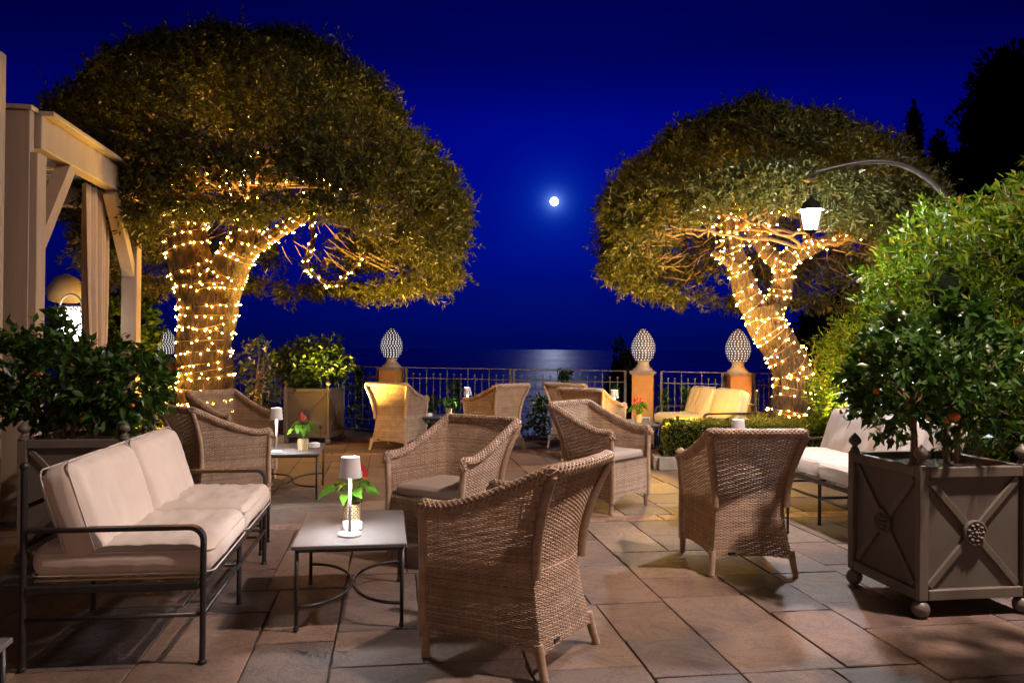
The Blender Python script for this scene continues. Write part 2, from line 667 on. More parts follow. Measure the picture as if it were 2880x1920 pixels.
b = MB()
hp = []
nx, ny = 40, 14
for j in range(ny):
    for i in range(nx):
        x = -60 + 120*i/(nx-1)
        v = j/(ny-1)
        y = 12.9 - .28*max(min(x, 6), -8) + (v**1.3)*55 + (0 if abs(x) < 8 else (abs(x)-8)*.15)
        z = -.35 - v*70 + noise.noise(Vector((x*.12, y*.1, 3)))*1.6*min(1, v*5)
        if x > 7:
            z += (x-7)*.55*(1-v)
        if x < -7:
            z += (-x-7)*.10*(1-v)
        hp.append((x, y, z))
b.add(hp, [(j*nx+i, j*nx+i+1, (j+1)*nx+i+1, (j+1)*nx+i) for j in range(ny-1) for i in range(nx-1)])
tag(b.build("hillside", M['hill'], smooth=True), kind='structure')

b = MB()
fence_line = [(-14, 16.9), (-6.2, 14.55), (-1.85, 12.5), (1.85, 11.5), (3.1, 11.1), (4.6, 12.6), (14, 13.5)]
out = fence_line + [(14, -6.3), (-14, -6.3)]
k = len(out)
V = [(x, y, -.012) for x, y in out] + [(x, y, -.6) for x, y in out]
F = [tuple(range(k-1, -1, -1))] + [(i, (i+1) % k, k+(i+1) % k, k+i) for i in range(k)]
b.add(V, F)
floor = tag(b.build("terrace_floor", M['mortar']), kind='structure')

TA = R(8.6)
UX, UY = math.cos(TA), math.sin(TA)
VX, VY = -math.sin(TA), math.cos(TA)


def uv2w(u, v):
    return (u*UX+v*VX, u*UY+v*VY)


def fence_y(x):
    for (x0, y0), (x1, y1) in zip(fence_line, fence_line[1:]):
        if x0 <= x <= x1:
            return y0+(y1-y0)*(x-x0)/(x1-x0)
    return 13


def unit_stone(name, mat, seed=0):
    """a slab one unit across with slightly ragged, worn edges"""
    rr = random.Random(seed)
    h, k = .5, 6
    ring = []
    for (ax, ay, bx, by) in ((-h, -h, h, -h), (h, -h, h, h), (h, h, -h, h), (-h, h, -h, -h)):
        for q in range(k):
            t = q/k
            j = 0 if q == 0 else rr.uniform(0, .007)
            if q and rr.random() < .12:
                j += rr.uniform(.006, .016)
            x, y = ax+(bx-ax)*t, ay+(by-ay)*t
            L = max(abs(x), abs(y))
            if q == 0 and rr.random() < .3:
                j = rr.uniform(.004, .014)
            ring.append((x*(1-2*j) if abs(x) == h or q == 0 else x, y*(1-2*j) if abs(y) == h or q == 0 else y))
    n = len(ring)
    V = [(x*.985, y*.985, 0) for x, y in ring]+[(x, y, -.28) for x, y in ring]+[(x, y, -1) for x, y in ring]
    F = [tuple(range(n))]+[(n+i, n+(i+1) % n, (i+1) % n, i) for i in range(n)]+[(2*n+i, 2*n+(i+1) % n, n+(i+1) % n, n+i) for i in range(n)]
    me = bpy.data.meshes.new(name)
    me.from_pydata(V, [], F)
    me.materials.append(mat)
    return me


ST = [unit_stone("paving_stone", M['pave'], q) for q in range(9)]
ST_R = [unit_stone("band_stone", M['red'], q+20) for q in range(3)]
bounds = [-1.84, -1.44, -1.04, -.617, -.24, .16, .58, 1.03, 1.43, 1.84, 2.24, 2.66]
x = -1.84
while x > -11:
    x -= random.choice((.36, .40, .44))
    bounds.insert(0, x)
x = 2.66
while x < 11:
    x += random.choice((.36, .40, .44))
    bounds.append(x)
cells = []
V_RED = [(5.93, 6.13), (9.88, 10.08)]


def fill_col(a, c, v, end, lens=(.42, .55, .7, .85, 1.0)):
    while v < end-.02:
        ln = random.choice(lens)
        if end-(v+ln) < .3:
            ln = end-v
        cells.append((a, c, v, v+ln, False))
        v += ln


k = 0
while k < len(bounds)-1:
    pair = k+2 < len(bounds) and random.random() < .8
    a, mid, c = bounds[k], bounds[k+1], (bounds[k+2] if pair else None)
    for (lo, hi) in ((-6.0, 5.93), (6.13, 9.88), (10.08, 18)):
        v = lo
        if not pair:
            fill_col(a, mid, v, hi)
            continue
        while v < hi-.02:
            if random.random() < .30:          # one broad slab across both courses
                ln = random.choice((.38, .46, .58))
                if hi-(v+ln) < .3:
                    ln = hi-v
                cells.append((a, c, v, v+ln, False))
                v += ln
            else:
                ln = random.choice((1.0, 1.35, 1.7))
                if hi-(v+ln) < .4:
                    ln = hi-v
                sh = random.uniform(-.07, .07)
                fill_col(a, mid+sh, v, v+ln)
                fill_col(mid+sh, c, v, v+ln)
                v += ln
    k += 2 if pair else 1
for lo, hi in V_RED:
    u = -11.0
    while u < 11:
        ln = random.choice((.42, .55, .7))
        cells.append((u, u+ln, lo, hi, True))
        u += ln
near, far = [], []
for (a, c, v0, v1, red) in cells:
    cx, cy = uv2w((a+c)/2, (v0+v1)/2)
    ys = max(uv2w(a, v1)[1], uv2w(c, v1)[1])
    if ys > min(fence_y(cx-.25), fence_y(cx+.25))-.02 or cy < -6.0 or abs(cx) > 13.5:
        continue
    infr = (2.0 < cy < 13.5) and abs(cx) < .66*cy+.35
    (near if infr else far).append((cy, a, c, v0, v1, red))
near.sort()
G = .0022
fb = MB()
for idx, (cy, a, c, v0, v1, red) in enumerate(near + far):
    dz = random.uniform(-.0022, .0022)
    if idx < 296 and idx < len(near):
        o = obj("band_stone" if red else "paving_stone", ST_R[idx % 3] if red else ST[idx % 9], floor)
        ccx, ccy = uv2w((a+c)/2, (v0+v1)/2)
        o.location = (ccx, ccy, dz)
        o.rotation_euler = (random.uniform(-.0012, .0012), random.uniform(-.0012, .0012), TA)
        o.scale = (c-a-2*G, v1-v0-2*G, .011)
    else:
        ccx, ccy = uv2w((a+c)/2, (v0+v1)/2)
        fb.box((ccx, ccy, -.006+dz), (c-a-2*G, v1-v0-2*G, .012), TA)
if fb.n:
    tag(fb.build("paving_stone", M['pave_far'], floor), kind='stuff')

# unseen hotel front behind the camera, bearing the added fill lamps
b = MB()
b.box((0, -6.6, 3.2), (30, .5, 7.6))
hotel = thing("hotel_facade", "plain ochre plaster hotel front facing the terrace", "building", (0, 0, 0))
b.build("wall", M['wall'], hotel)
for x in (-6.2, -2.2, 2.2, 6.2):
    d = MB()
    d.box((x, -6.33, 1.1), (1.2, .06, 2.2), 0, .01)
    d.build("door", M['pergola'], hotel)

# ------------------------------------------------------------------ moon
b = MB()
b.sphere((0, 0, 0), 1.0, 32, 18)
mo = b.build("moon", E_MOON, smooth=True)
mo.location = MOON*20000 + Vector((0, 0, 1.33))
mo.scale = (103,)*3
tag(mo, "round white full moon shining in the dark blue night sky", "moon")

# ------------------------------------------------------------------ wicker armchair
RZ = np.array([.09, .25, .42, .54, .64, .74, .845])
RX = np.array([.238, .213, .205, .215, .235, .258, .285])
RYv = np.array([-.285, -.248, -.228, -.238, -.262, -.298, -.345])
pRX = np.polyfit(RZ, RX, 4)
pRY = np.polyfit(RZ, RYv, 4)


def rear_c(z):
    return np.polyval(pRX, z), np.polyval(pRY, z)


def front_c(z):
    z = np.asarray(z, float)
    return .272+.02*np.clip((z-.42)/.22, 0, 1), .272+.004*np.sin(z*7)


def ztop_side(t):
    return .645+.20*np.clip(1-t/.93, 0, 1)**1.75+.010*np.clip((t-.8)/.2, 0, 1)


def chair_surf(s, z):
    """s in metres-like index: 0..1 right side front->rear, 1..2 back right->left, 2..3 left side rear->front"""
    s = np.asarray(s, float)
    z = np.asarray(z, float)
    rx, ry = rear_c(z)
    fx, fy = front_c(z)
    up = np.clip((z-.3)/.35, 0, 1)
    t = np.where(s < 1, 1-s, np.where(s > 2, s-2, 0))
    sx = rx+(fx-rx)*t + .018*np.sin(PI*t)*up
    sy = ry+(fy-ry)*t
    bt = np.clip(s-1, 0, 1)*2-1
    bx = -bt*rx
    by = ry-.028*(1-bt**2)
    onb = (s >= 1) & (s <= 2)
    X = np.where(onb, bx, np.where(s < 1, sx, -sx))
    Y = np.where(onb, by, sy)
    return np.stack([X, Y, z*np.ones_like(X)], -1)


def ztop(s):
    t = np.where(s < 1, 1-s, np.where(s > 2, s-2, 0))
    return ztop_side(t)


def zbot(s):
    fr = np.where(s < 1, s, np.where(s > 2, s-2, s-1))
    return .092+.030*np.sin(PI*np.clip(fr, 0, 1))


def surf_normal(fun, s, z):
    e = 1e-3
    a = fun(s+e, z)-fun(s-e, z)
    c = fun(s, z+e)-fun(s, z-e)
    return unit(np.cross(a, c))


def weave(fun, svals, zrows, lo, hi, amp=.0032, hh=.00385, th=.0019):
    """woven strands: rows of horizontal strands passing over and under upright stakes"""
    n = len(svals)
    V, Q, off = [], [], 0
    par = np.round(np.cos(np.arange(n)*PI/2))
    lov, hiv = lo(svals), hi(svals)
    for i, z in enumerate(zrows):
        ok = (z > lov+.003) & (z < hiv-.012)
        if ok.sum() < 2:
            continue
        zz = np.full(n, z)+.0009*np.sin(svals*31+i*1.7)
        P = fun(svals, zz)
        Nn = surf_normal(fun, svals, zz)
        w = (par*(1 if i % 2 else -1))[:, None]*amp
        C = P+Nn*w
        up = np.array([0, 0, 1.0])
        ring = np.stack([C+up*hh, C+Nn*th, C-up*hh, C-Nn*th], 1)
        V.append(ring.reshape(-1, 3))
        seg = np.where(ok[:-1] & ok[1:])[0]
        for kk in range(4):
            k2 = (kk+1) % 4
            Q.append(np.stack([seg*4+kk, (seg+1)*4+kk, (seg+1)*4+k2, seg*4+k2], 1)+off)
        off += n*4
    return np.concatenate(V), np.concatenate(Q)


def stakes(fun, svals, lo, hi, r=.0026, nz=12):
    V, Q, off = [], [], 0
    for s in svals:
        a, c = float(lo(np.array(s))), float(hi(np.array(s)))
        if c-a < .02:
            continue
        zz = np.linspace(a, c, nz)
        P = fun(np.full(nz, s), zz)
        v, f = tube(P, r, 4, False)
        V.append(v)
        Q.append(np.array(f)+off)
        off += len(v)
    return np.concatenate(V), np.concatenate(Q)


def cat_mesh(parts):
    V, Q, off = [], [], 0
    for v, q in parts:
        V.append(v)
        Q.append(q+off)
        off += len(v)
    return np.concatenate(V), np.concatenate(Q)


def s_samples():
    a = np.linspace(0, 1, 57)
    bb = np.linspace(1, 2, 51)
    c = np.linspace(2, 3, 57)
    return np.concatenate([a, bb[1:], c[1:]])


def wrapped_tube(P, r0, r1, pitch=.0055, n=9):
    P = np.asarray(P, float)
    d = np.concatenate([[0], np.cumsum(np.linalg.norm(np.diff(P, axis=0), axis=1))])
    m = max(6, int(d[-1]/pitch)*2)
    u = np.linspace(0, d[-1], m)
    Q = np.stack([np.interp(u, d, P[:, i]) for i in range(3)], 1)
    r = np.linspace(r0, r1, m)*(1+.075*np.where(np.arange(m) % 2, 1, -1))
    return tube(Q, r, n, True)


def smooth_path(P, n):
    P = np.asarray(P, float)
    k = len(P)
    t = np.linspace(0, k-1, n)
    Pp = np.vstack([2*P[0]-P[1], P, 2*P[-1]-P[-2]])
    out = []
    for x in t:
        i = min(int(x), k-2)
        f = x-i
        p0, p1, p2, p3 = Pp[i], Pp[i+1], Pp[i+2], Pp[i+3]
        out.append(.5*((2*p1)+(-p0+p2)*f+(2*p0-5*p1+4*p2-p3)*f*f+(-p0+3*p1-3*p2+p3)*f**3))
    return np.array(out)


def pillow(hx, hy, hz, r, puff=.1, wr=.004, n=14, seed=0, wfreq=(5, 16), sag=0.0):
    """rounded, slightly puffed and wrinkled cushion; returns verts, quads"""
    def axis(h):
        k = r/h
        a = np.concatenate([np.linspace(-1, -1+k, 4)[:-1], np.linspace(-1+k, 1-k, n), np.linspace(1-k, 1, 4)[1:]])
        return a
    A = [axis(hx), axis(hy), axis(hz)]
    H = np.array([hx, hy, hz])
    verts, faces, idx = [], [], {}

    def vid(p):
        key = tuple(np.round(p, 5))
        if key not in idx:
            idx[key] = len(verts)
            verts.append(p)
        return idx[key]
    for ax in range(3):
        u, w = (ax+1) % 3, (ax+2) % 3
        for sgn in (-1, 1):
            g = [[None]*len(A[w]) for _ in A[u]]
            for i, a in enumerate(A[u]):
                for j, c in enumerate(A[w]):
                    p = np.zeros(3)
                    p[ax], p[u], p[w] = sgn, a, c
                    g[i][j] = vid(p)
            for i in range(len(A[u])-1):
                for j in range(len(A[w])-1):
                    q = (g[i][j], g[i+1][j], g[i+1][j+1], g[i][j+1])
                    faces.append(q if sgn > 0 else q[::-1])
    P = np.array(verts)
    q = P*H
    inner = np.clip(q, -(H-r), H-r)
    d = q-inner
    ln = np.linalg.norm(d, axis=1, keepdims=True)
    q = inner+np.where(ln > 1e-9, d/np.maximum(ln, 1e-9)*r, 0)
    fx, fy = 1-P[:, 0]**2, 1-P[:, 1]**2
    q[:, 2] *= 1+puff*np.clip(fx, 0, 1)**.5*np.clip(fy, 0, 1)**.5
    q[:, 0] *= 1+.018*np.clip(fy, 0, 1)*np.clip(1-P[:, 2]**2, 0, 1)
    q[:, 1] *= 1+.022*np.clip(fx, 0, 1)*np.clip(1-P[:, 2]**2, 0, 1)
    q[:, 2] -= sag*np.clip(fx, 0, 1)*np.clip(fy, 0, 1)
    for i in range(len(q)):
        v = Vector((q[i, 0]*wfreq[0], q[i, 1]*wfreq[1], q[i, 2]*4+seed*7.3))
        w = noise.noise(v)+.5*noise.noise(v*2.1)
        w = 1-abs(w)*1.6
        q[i, 2] += wr*w*(.4+.6*min(1, fx[i]+.2))
        q[i, 1] += wr*.5*noise.noise(v*.8+Vector((9, 1, 4)))
    return q, faces


def make_chair():
    root = thing("wicker_armchair", "wicker armchair", "armchair", group="wicker armchairs grouped round the low tables")
    SV = s_samples()
    sk = SV[::2]
    seam = .415
    # lower skirt: three sides plus the front panel
    zl = np.arange(.094, seam, .0078)
    w1 = weave(chair_surf, SV, zl, zbot, lambda s: np.full_like(np.asarray(s, float), seam+.02))
    st1 = stakes(chair_surf, sk, zbot, lambda s: np.asarray(seam, float))

    def front(s, z):
        s = np.asarray(s, float)
        z = np.asarray(z, float)
        fx, fy = front_c(z)
        return np.stack([-fx*(2*s-1), fy+.012*(1-(2*s-1)**2), z*np.ones_like(s)], -1)
    FS = np.linspace(0.02, .98, 57)
    fl = lambda s: .092+.045*np.sin(PI*np.clip(np.asarray(s, float), 0, 1))
    ft = lambda s: np.full_like(np.asarray(s, float), .418)
    w2 = weave(front, FS, np.arange(.094, .412, .0078), fl, ft)
    st2 = stakes(front, FS[::2], fl, lambda s: np.asarray(.415, float), nz=6)
    V, Q = cat_mesh([w1, st1, w2, st2])
    tag(npmesh("skirt", V, Q, M['wicker'], root, True))
    # upper shell: arms and back
    zu = np.arange(seam+.012, .84, .0078)
    w3 = weave(chair_surf, SV, zu, lambda s: np.full_like(np.asarray(s, float), seam), ztop)
    st3 = stakes(chair_surf, sk, lambda s: np.asarray(seam, float), ztop)
    V, Q = cat_mesh([w3, st3])
    npmesh("backrest", V, Q, M['wicker'], root, True)
    # seam braid between skirt and back
    mb = MB()
    sp = np.linspace(0, 3, 130)
    P = chair_surf(sp, np.full(130, seam+.003))
    Nn = surf_normal(chair_surf, sp, np.full(130, seam))
    for ph in (0, PI):
        mb.tube(P+Nn*(.003*np.cos(sp*60+ph))[:, None]+np.array([0, 0, 1])*(.004*np.sin(sp*60+ph))[:, None], .0035, 5)
    mb.build("seam_braid", M['wicker'], root, True)
    # braided rail along the arms and the back
    sr = np.linspace(0, 3, 420)
    # soften corners of the rail
    C = chair_surf(sr, ztop(sr))
    for _ in range(14):
        C[1:-1] = .25*C[:-2]+.5*C[1:-1]+.25*C[2:]
    f0, f1 = C[0]+np.array([0, .012, -.03]), C[-1]+np.array([0, .012, -.03])
    C = np.vstack([f0+np.array([0, .002, -.02]), f0, C, f1, f1+np.array([0, .002, -.02])])
    T, N, B = frames(C)
    d = np.concatenate([[0], np.cumsum(np.linalg.norm(np.diff(C, axis=0), axis=1))])
    mb = MB()
    mb.tube(C, .0205, 8)
    for hand in (1, -1):
        for k in range(6):
            a = hand*d/.016*.62+k*2*PI/6
            rr = .0240+.0026*np.sin(d/.016*.62*6/2+k*PI)*hand
            S = C+N*(np.cos(a)*rr)[:, None]+B*(np.sin(a)*rr*.92)[:, None]
            mb.tube(S, .0048, 4)
    mb.build("rail", M['wicker'], root, True)
    # corner posts
    for sgn in (1, -1):
        zz = np.linspace(.395, .828, 16)
        rx, ry = rear_c(zz)
        mb = MB()
        mb.add(*wrapped_tube(np.stack([sgn*(rx+.010), ry-.016, zz], 1), .0215, .0195))
        mb.build("post", M['wicker_post'], root, True)
        zz = np.linspace(.092, .63, 12)
        fx, fy = front_c(zz)
        mb = MB()
        mb.add(*wrapped_tube(np.stack([sgn*(fx+.002), fy+.003, zz], 1), .019, .019))
        mb.build("post", M['wicker'], root, True)
        mb = MB()
        mb.add(*wrapped_tube([(sgn*.236, -.268, .14), (sgn*.243, -.288, .06), (sgn*.250, -.305, .006)], .021, .017))
        mb.lathe([(.016, 0), (.017, .006)], 8, (sgn*.250, -.305, 0))
        mb.build("leg", M['wicker_post'], root, True)
        mb = MB()
        mb.add(*wrapped_tube([(sgn*.268, .262, .14), (sgn*.270, .262, .005)], .020, .018))
        mb.lathe([(.016, 0), (.017, .006)], 8, (sgn*.270, .262, 0))
        mb.build("leg", M['wicker_post'], root, True)
    # deck, cushion, tag
    mb = MB()
    mb.add([(-.205, -.235, .405), (.205, -.235, .405), (.270, .270, .405), (-.270, .270, .405), (-.205, -.235, .392), (.205, -.235, .392), (.270, .270, .392), (-.270, .270, .392)],
           [(0, 1, 2, 3), (7, 6, 5, 4), (0, 4, 5, 1), (1, 5, 6, 2), (2, 6, 7, 3), (3, 7, 4, 0)])
    mb.build("seat_deck", M['dark_weave'], root)
    v, f = pillow(.225, .235, .032, .022, .35, .003, 12, 3, (9, 9))
    tp = 1+(v[:, 1]-(-.235))/.47*.10
    v[:, 0] *= tp*.955
    mb = MB()
    mb.add(v+np.array([0, .022, .442]), f)
    cu = mb.build("cushion", M['taupe'], root, True)
    ring = []
    for i in range(64):
        a = 2*PI*i/64
        ex = np.sign(math.cos(a))*abs(math.cos(a))**.22*.217
        ey = np.sign(math.sin(a))*abs(math.sin(a))**.22*.230
        ex *= (1+(ey+.235)/.47*.10)*.955
        ring.append((ex, ey+.022, .464))
    mb = MB()
    mb.tube(ring, .0032, 5, closed=True)
    mb.build("piping", M['taupe'], cu, True)
    mb = MB()
    mb.box((-.13, -.2965, .135), (.045, .006, .018), 0, .002)
    mb.build("maker_tag", M['black'], root)
    return root


CH = make_chair()
used = [False]
chairs = [
    ((.002, 3.531), 60, "nearest wicker armchair in the foreground, its back turned to us beside the front table"),
    ((-.38, 5.04), 148, "wicker armchair facing the front slate table with its taupe seat cushion in view"),
    ((1.41, 4.97), 3, "wicker armchair seen squarely from behind, a table lamp rising above its back"),
    ((.772, 6.719), -130, "wicker armchair in mid terrace turned to the right with a pale seat cushion"),
    ((-2.30, 6.27), -43, "wicker armchair with its back to the long sofa's far arm, left of the second table"),
    ((-2.72, 7.84), -121.5, "wicker armchair under the lit left trunk, string lights glinting through its woven back"),
    ((-1.48, 10.42), -18, "amber lit wicker armchair with its back to us in front of the left centre pillar"),
    ((-.22, 10.40), 44, "wicker armchair by the railing turned left toward the far table, next to a white lamp"),
    ((.97, 9.48), -32, "wicker armchair seen from behind, just left of the table with red flowers"),
    ((.84, 10.72), -27, "farthest wicker armchair, close to the railing and half hidden behind another armchair"),
]
for (x, y), rz, lab in chairs:
    place(CH, used, (x, y, 0), R(rz), lab)

# ------------------------------------------------------------------ low tables


def arc_pts(c, r0, a0, a1, n, z, sx=1.0, sy=1.0):
    return [(c[0]+r0*sx*math.cos(a), c[1]+r0*sy*math.sin(a), z) for a in np.linspace(a0, a1, n)]


def make_table(w=.53, d=.78, h=.40):
    root = thing("coffee_table", "low slate topped table", "table", group="low iron tables with slate grey tops")
    mb = MB()
    mb.box((0, 0, h-.009), (w, d, .018), 0, .003)
    mb.build("tabletop", M['tabletop'], root)
    lx, ly = w/2-.022, d/2-.022
    mb = MB()
    for sx in (-1, 1):
        mb.box((sx*lx, 0, h-.026), (.012, 2*ly, .014))
    for sy in (-1, 1):
        mb.box((0, sy*ly, h-.0265), (2*lx-.014, .012, .013))
    mb.build("apron", M['black'], root)
    for sx in (-1, 1):
        for sy in (-1, 1):
            m2 = MB()
            m2.tube([(sx*lx, sy*ly, h-.02), (sx*lx, sy*ly, .02)], .0095, 8)
            m2.lathe([(.006, 0), (.012, .006), (.013, .014), (.010, .024), (.0095, .03)], 8, (sx*lx, sy*ly, 0))
            m2.build("leg", M['black'], root, True)
    # two half-hoops that touch in the middle
    for sx in (-1, 1):
        pts = [(sx*lx*(1-abs(math.cos(a))**0.0*math.sin(a)**1.0)+0, -ly*math.cos(a), .115) for a in np.linspace(0, PI, 25)]
        pts = [(sx*(lx-(lx-.006)*math.sin(a)), -ly*math.cos(a), .115) for a in np.linspace(0, PI, 25)]
        m2 = MB()
        m2.tube(pts, .008, 7)
        m2.build("stretcher", M['black'], root, True)
    m2 = MB()
    m2.box((0, 0, .115), (.03, .02, .02), 0, .003)
    m2.build("clasp", M['black'], root)
    return root


TB = make_table()
ut = [False]
TABROT = R(9)
place(TB, ut, (-.81, 4.11, 0), TABROT, "front slate topped low table carrying a white lamp, a plant and a round ashtray")
place(TB, ut, (-1.97, 7.19, 0), TABROT, "second low table beside the tall chair on the left, with lamp, plant and ashtray")
place(TB, ut, (-.90, 10.72, 0), R(80), "far low table between two armchairs by the railing with a pot plant on it")
place(TB, ut, (1.52, 10.05, 0), R(4), "low table with red flowers standing in front of the ochre pillar")
place(TB, ut, (1.71, 6.10, 0), TABROT, "low table hidden behind the back-turned armchair, next to the white sofa")
place(TB, ut, (-1.77, 2.10, 0), TABROT, "dark low table cut off at the bottom left corner of the picture")
tsm = make_table(.56, .38, .40)
tsm.location = (-1.86, 5.17, 0)
tsm.rotation_euler = (0, 0, TABROT)
tsm['label'] = "small low table squeezed behind the far arm of the long sofa"
tsm['group'] = "low iron tables with slate grey tops"

# ------------------------------------------------------------------ cordless table lamps


def make_lamp():
    root = thing("table_lamp", "white cordless table lamp", "lamp", group="white cordless table lamps")
    mb = MB()
    mb.lathe([(.054, 0), (.055, .004), (.055, .012), (.050, .016), (.012, .018)], 28)
    mb.build("base", M['white'], root, True, sharp=35)
    mb = MB()
    mb.tube([(0, 0, .016), (0, 0, .304)], .0068, 10)
    mb.build("stem", M['white'], root, True)
    mb = MB()
    mb.lathe([(.0560, .286), (.0450, .386), (.0420, .386), (.0530, .288), (.0560, .286)], 28, cap=False)
    mb.build("lamp_shade", M['shade'], root, True, sharp=35)
    mb = MB()
    mb.lathe([(.0001, .3012), (.046, .3012), (.046, .304), (.0001, .304)], 20, cap=False)
    mb.build("diffuser", E_LAMP, root)
    mb = MB()
    mb.lathe([(.0415, .3845), (.0001, .3855)], 20, cap=False)
    mb.build("top_glow", E_LAMPTOP, root)
    return root


LP = make_lamp()
ul = [False]
place(LP, ul, (-.786, 3.903, .4), 0, "white lamp on the front table, the nearest and largest of the lamps")
place(LP, ul, (-2.03, 6.886, .4), 0, "white lamp on the second table against the dark planter by the left tree")
place(LP, ul, (-.585, 10.60, .4), 0, "white lamp at the right end of the far table, half hidden by an armchair")
place(LP, ul, (1.335, 10.33, .4), 0, "white lamp peeping over the armchair in front of the red flowers")
place(LP, ul, (1.745, 6.13, .4), 0, "white lamp rising above the back of the armchair seen squarely from behind")

# ------------------------------------------------------------------ ashtrays


def make_ash():
    root = thing("ashtray", "white ashtray", "ashtray", group="round white ashtrays")
    mb = MB()
    mb.lathe([(.046, 0), (.050, .003), (.050, .036), (.047, .040), (.041, .040), (.039, .036), (.038, .012), (.0001, .010)], 26)
    mb.build("bowl", M['ashtray'], root, True, sharp=40)
    mb = MB()
    mb.lathe([(.037, .0125), (.030, .016), (.0001, .017)], 16)
    mb.build("sand", M['stone'], root, True)
    return root


AS = make_ash()
ua = [False]
place(AS, ua, (-.80, 4.04, .4), 0, "round white ashtray behind the lamp base on the front table")
place(AS, ua, (-1.80, 7.29, .4), 0, "round white ashtray beside the pot on the second table")
place(AS, ua, (-1.10, 10.62, .4), 0, "round white ashtray on the far table next to the amber lit armchair")

# ------------------------------------------------------------------ anthuriums in patterned pots


def heart_leaf(L, W, curl=.25):
    """heart shaped blade lying along +y from the stem end, 22 triangles"""
    rows = [(-.16, .30), (0.0, .47), (.18, .50), (.40, .44), (.62, .30), (.82, .14), (1.0, 0.0)]
    V, F = [], []
    for t, w in rows:
        y = t*L
        z = -curl*L*max(t, 0)**2
        V += [(-w*W, y - (.05*L if t < 0 else 0), z+.10*W*(w/.5)), (0, y + (.13*L if t < 0 else 0), z), (w*W, y - (.05*L if t < 0 else 0), z+.10*W*(w/.5))]
    for i in range(len(rows)-1):
        a = i*3
        F += [(a, a+1, a+4, a+3), (a+1, a+2, a+5, a+4)]
    return V, F


def heart_mesh(name, L, W, mat, curl):
    v, f = heart_leaf(L, W, curl)
    me = bpy.data.meshes.new(name)
    me.from_pydata(v, [], f)
    me.materials.append(mat)
    me.polygons.foreach_set("use_smooth", [True]*len(f))
    return me


LEAFM = [heart_mesh("leaf", .115, .095, M['anthurium'], .35), heart_mesh("leaf", .095, .075, M['anthurium'], .5)]
SPATHE = heart_mesh("spathe", .075, .070, M['spathe'], -.15)


def make_anthurium(seed, label, loc, flowers, sc=1.0, rz=0):
    rr = random.Random(seed)
    root = thing("anthurium", label, "potted plant", loc, rz, "anthuriums in patterned pots on the tables")
    mb = MB()
    mb.lathe([(.040, 0), (.043, .003), (.049, .098), (.050, .105), (.046, .105), (.044, .092), (.0001, .090)], 28)
    mb.build("pot", M['pot'], root, True, sharp=40)
    mb = MB()
    mb.lathe([(.0435, .0925), (.03, .096), (.0001, .098)], 14)
    mb.build("soil", M['soil'], root, True)
    n = 17
    for i in range(n):
        a = i*2.39996+rr.uniform(-.3, .3)
        rad = (.03+.080*((i+1)/n)**.8)*rr.uniform(.85, 1.1)
        hz = .245-.09*(i/n)+rr.uniform(-.015, .02)
        tip = Vector((rad*math.cos(a), rad*math.sin(a), hz))
        p = smooth_path([(.008*math.cos(a), .008*math.sin(a), .095), (rad*.45*math.cos(a), rad*.45*math.sin(a), hz*.82), tuple(tip)], 9)
        mb = MB()
        mb.tube(p, np.linspace(.0028, .0018, 9), 5)
        stem = mb.build("stem", M['anthurium'], root, True)
        lo = obj("leaf", LEAFM[i % 2], stem)
        lo.location = tip
        lo.rotation_euler = (R(rr.uniform(-40, 10)), R(rr.uniform(-25, 25)), a-PI/2+rr.uniform(-.4, .4))
        s = rr.uniform(.55, .85)*sc
        lo.scale = (s, s, s)
    for (fx, fy, fz, tilt) in flowers:
        p = smooth_path([(0, 0, .095), (fx*.5, fy*.5, fz*.65), (fx, fy, fz)], 9)
        mb = MB()
        mb.tube(p, .002, 5)
        stem = mb.build("flower_stem", M['anthurium'], root, True)
        so = obj("spathe", SPATHE, stem)
        so.location = (fx, fy, fz)
        so.rotation_euler = (R(tilt), 0, rr.uniform(-.5, .5))
        mb = MB()
        mb.tube([(fx, fy, fz), (fx+.004, fy-.016, fz+.030)], [.005, .003], 6)
        mb.build("spadix", M['petal'], stem, True)
    return root


make_anthurium(1, "anthurium with one pink bloom on the front table, half hidden by the lamp stem", (-.835, 4.19, .4), [(.055, -.02, .245, 60)])
make_anthurium(2, "anthurium with one dark red bloom on the second table beside a white lamp", (-1.849, 7.08, .4), [(-.01, -.02, .270, 50)], rz=1.1)
make_anthurium(3, "anthurium with a tall red bloom on the far table by the railing", (-.84, 10.66, .4), [(.02, -.01, .32, 65)], rz=2.3)
make_anthurium(4, "anthurium with two red blooms on the table in front of the ochre pillar", (1.58, 9.93, .4), [(-.03, -.02, .27, 60), (.055, 0, .255, 60), (-.045, .01, .245, 60)], rz=.7)

# ------------------------------------------------------------------ iron sofas


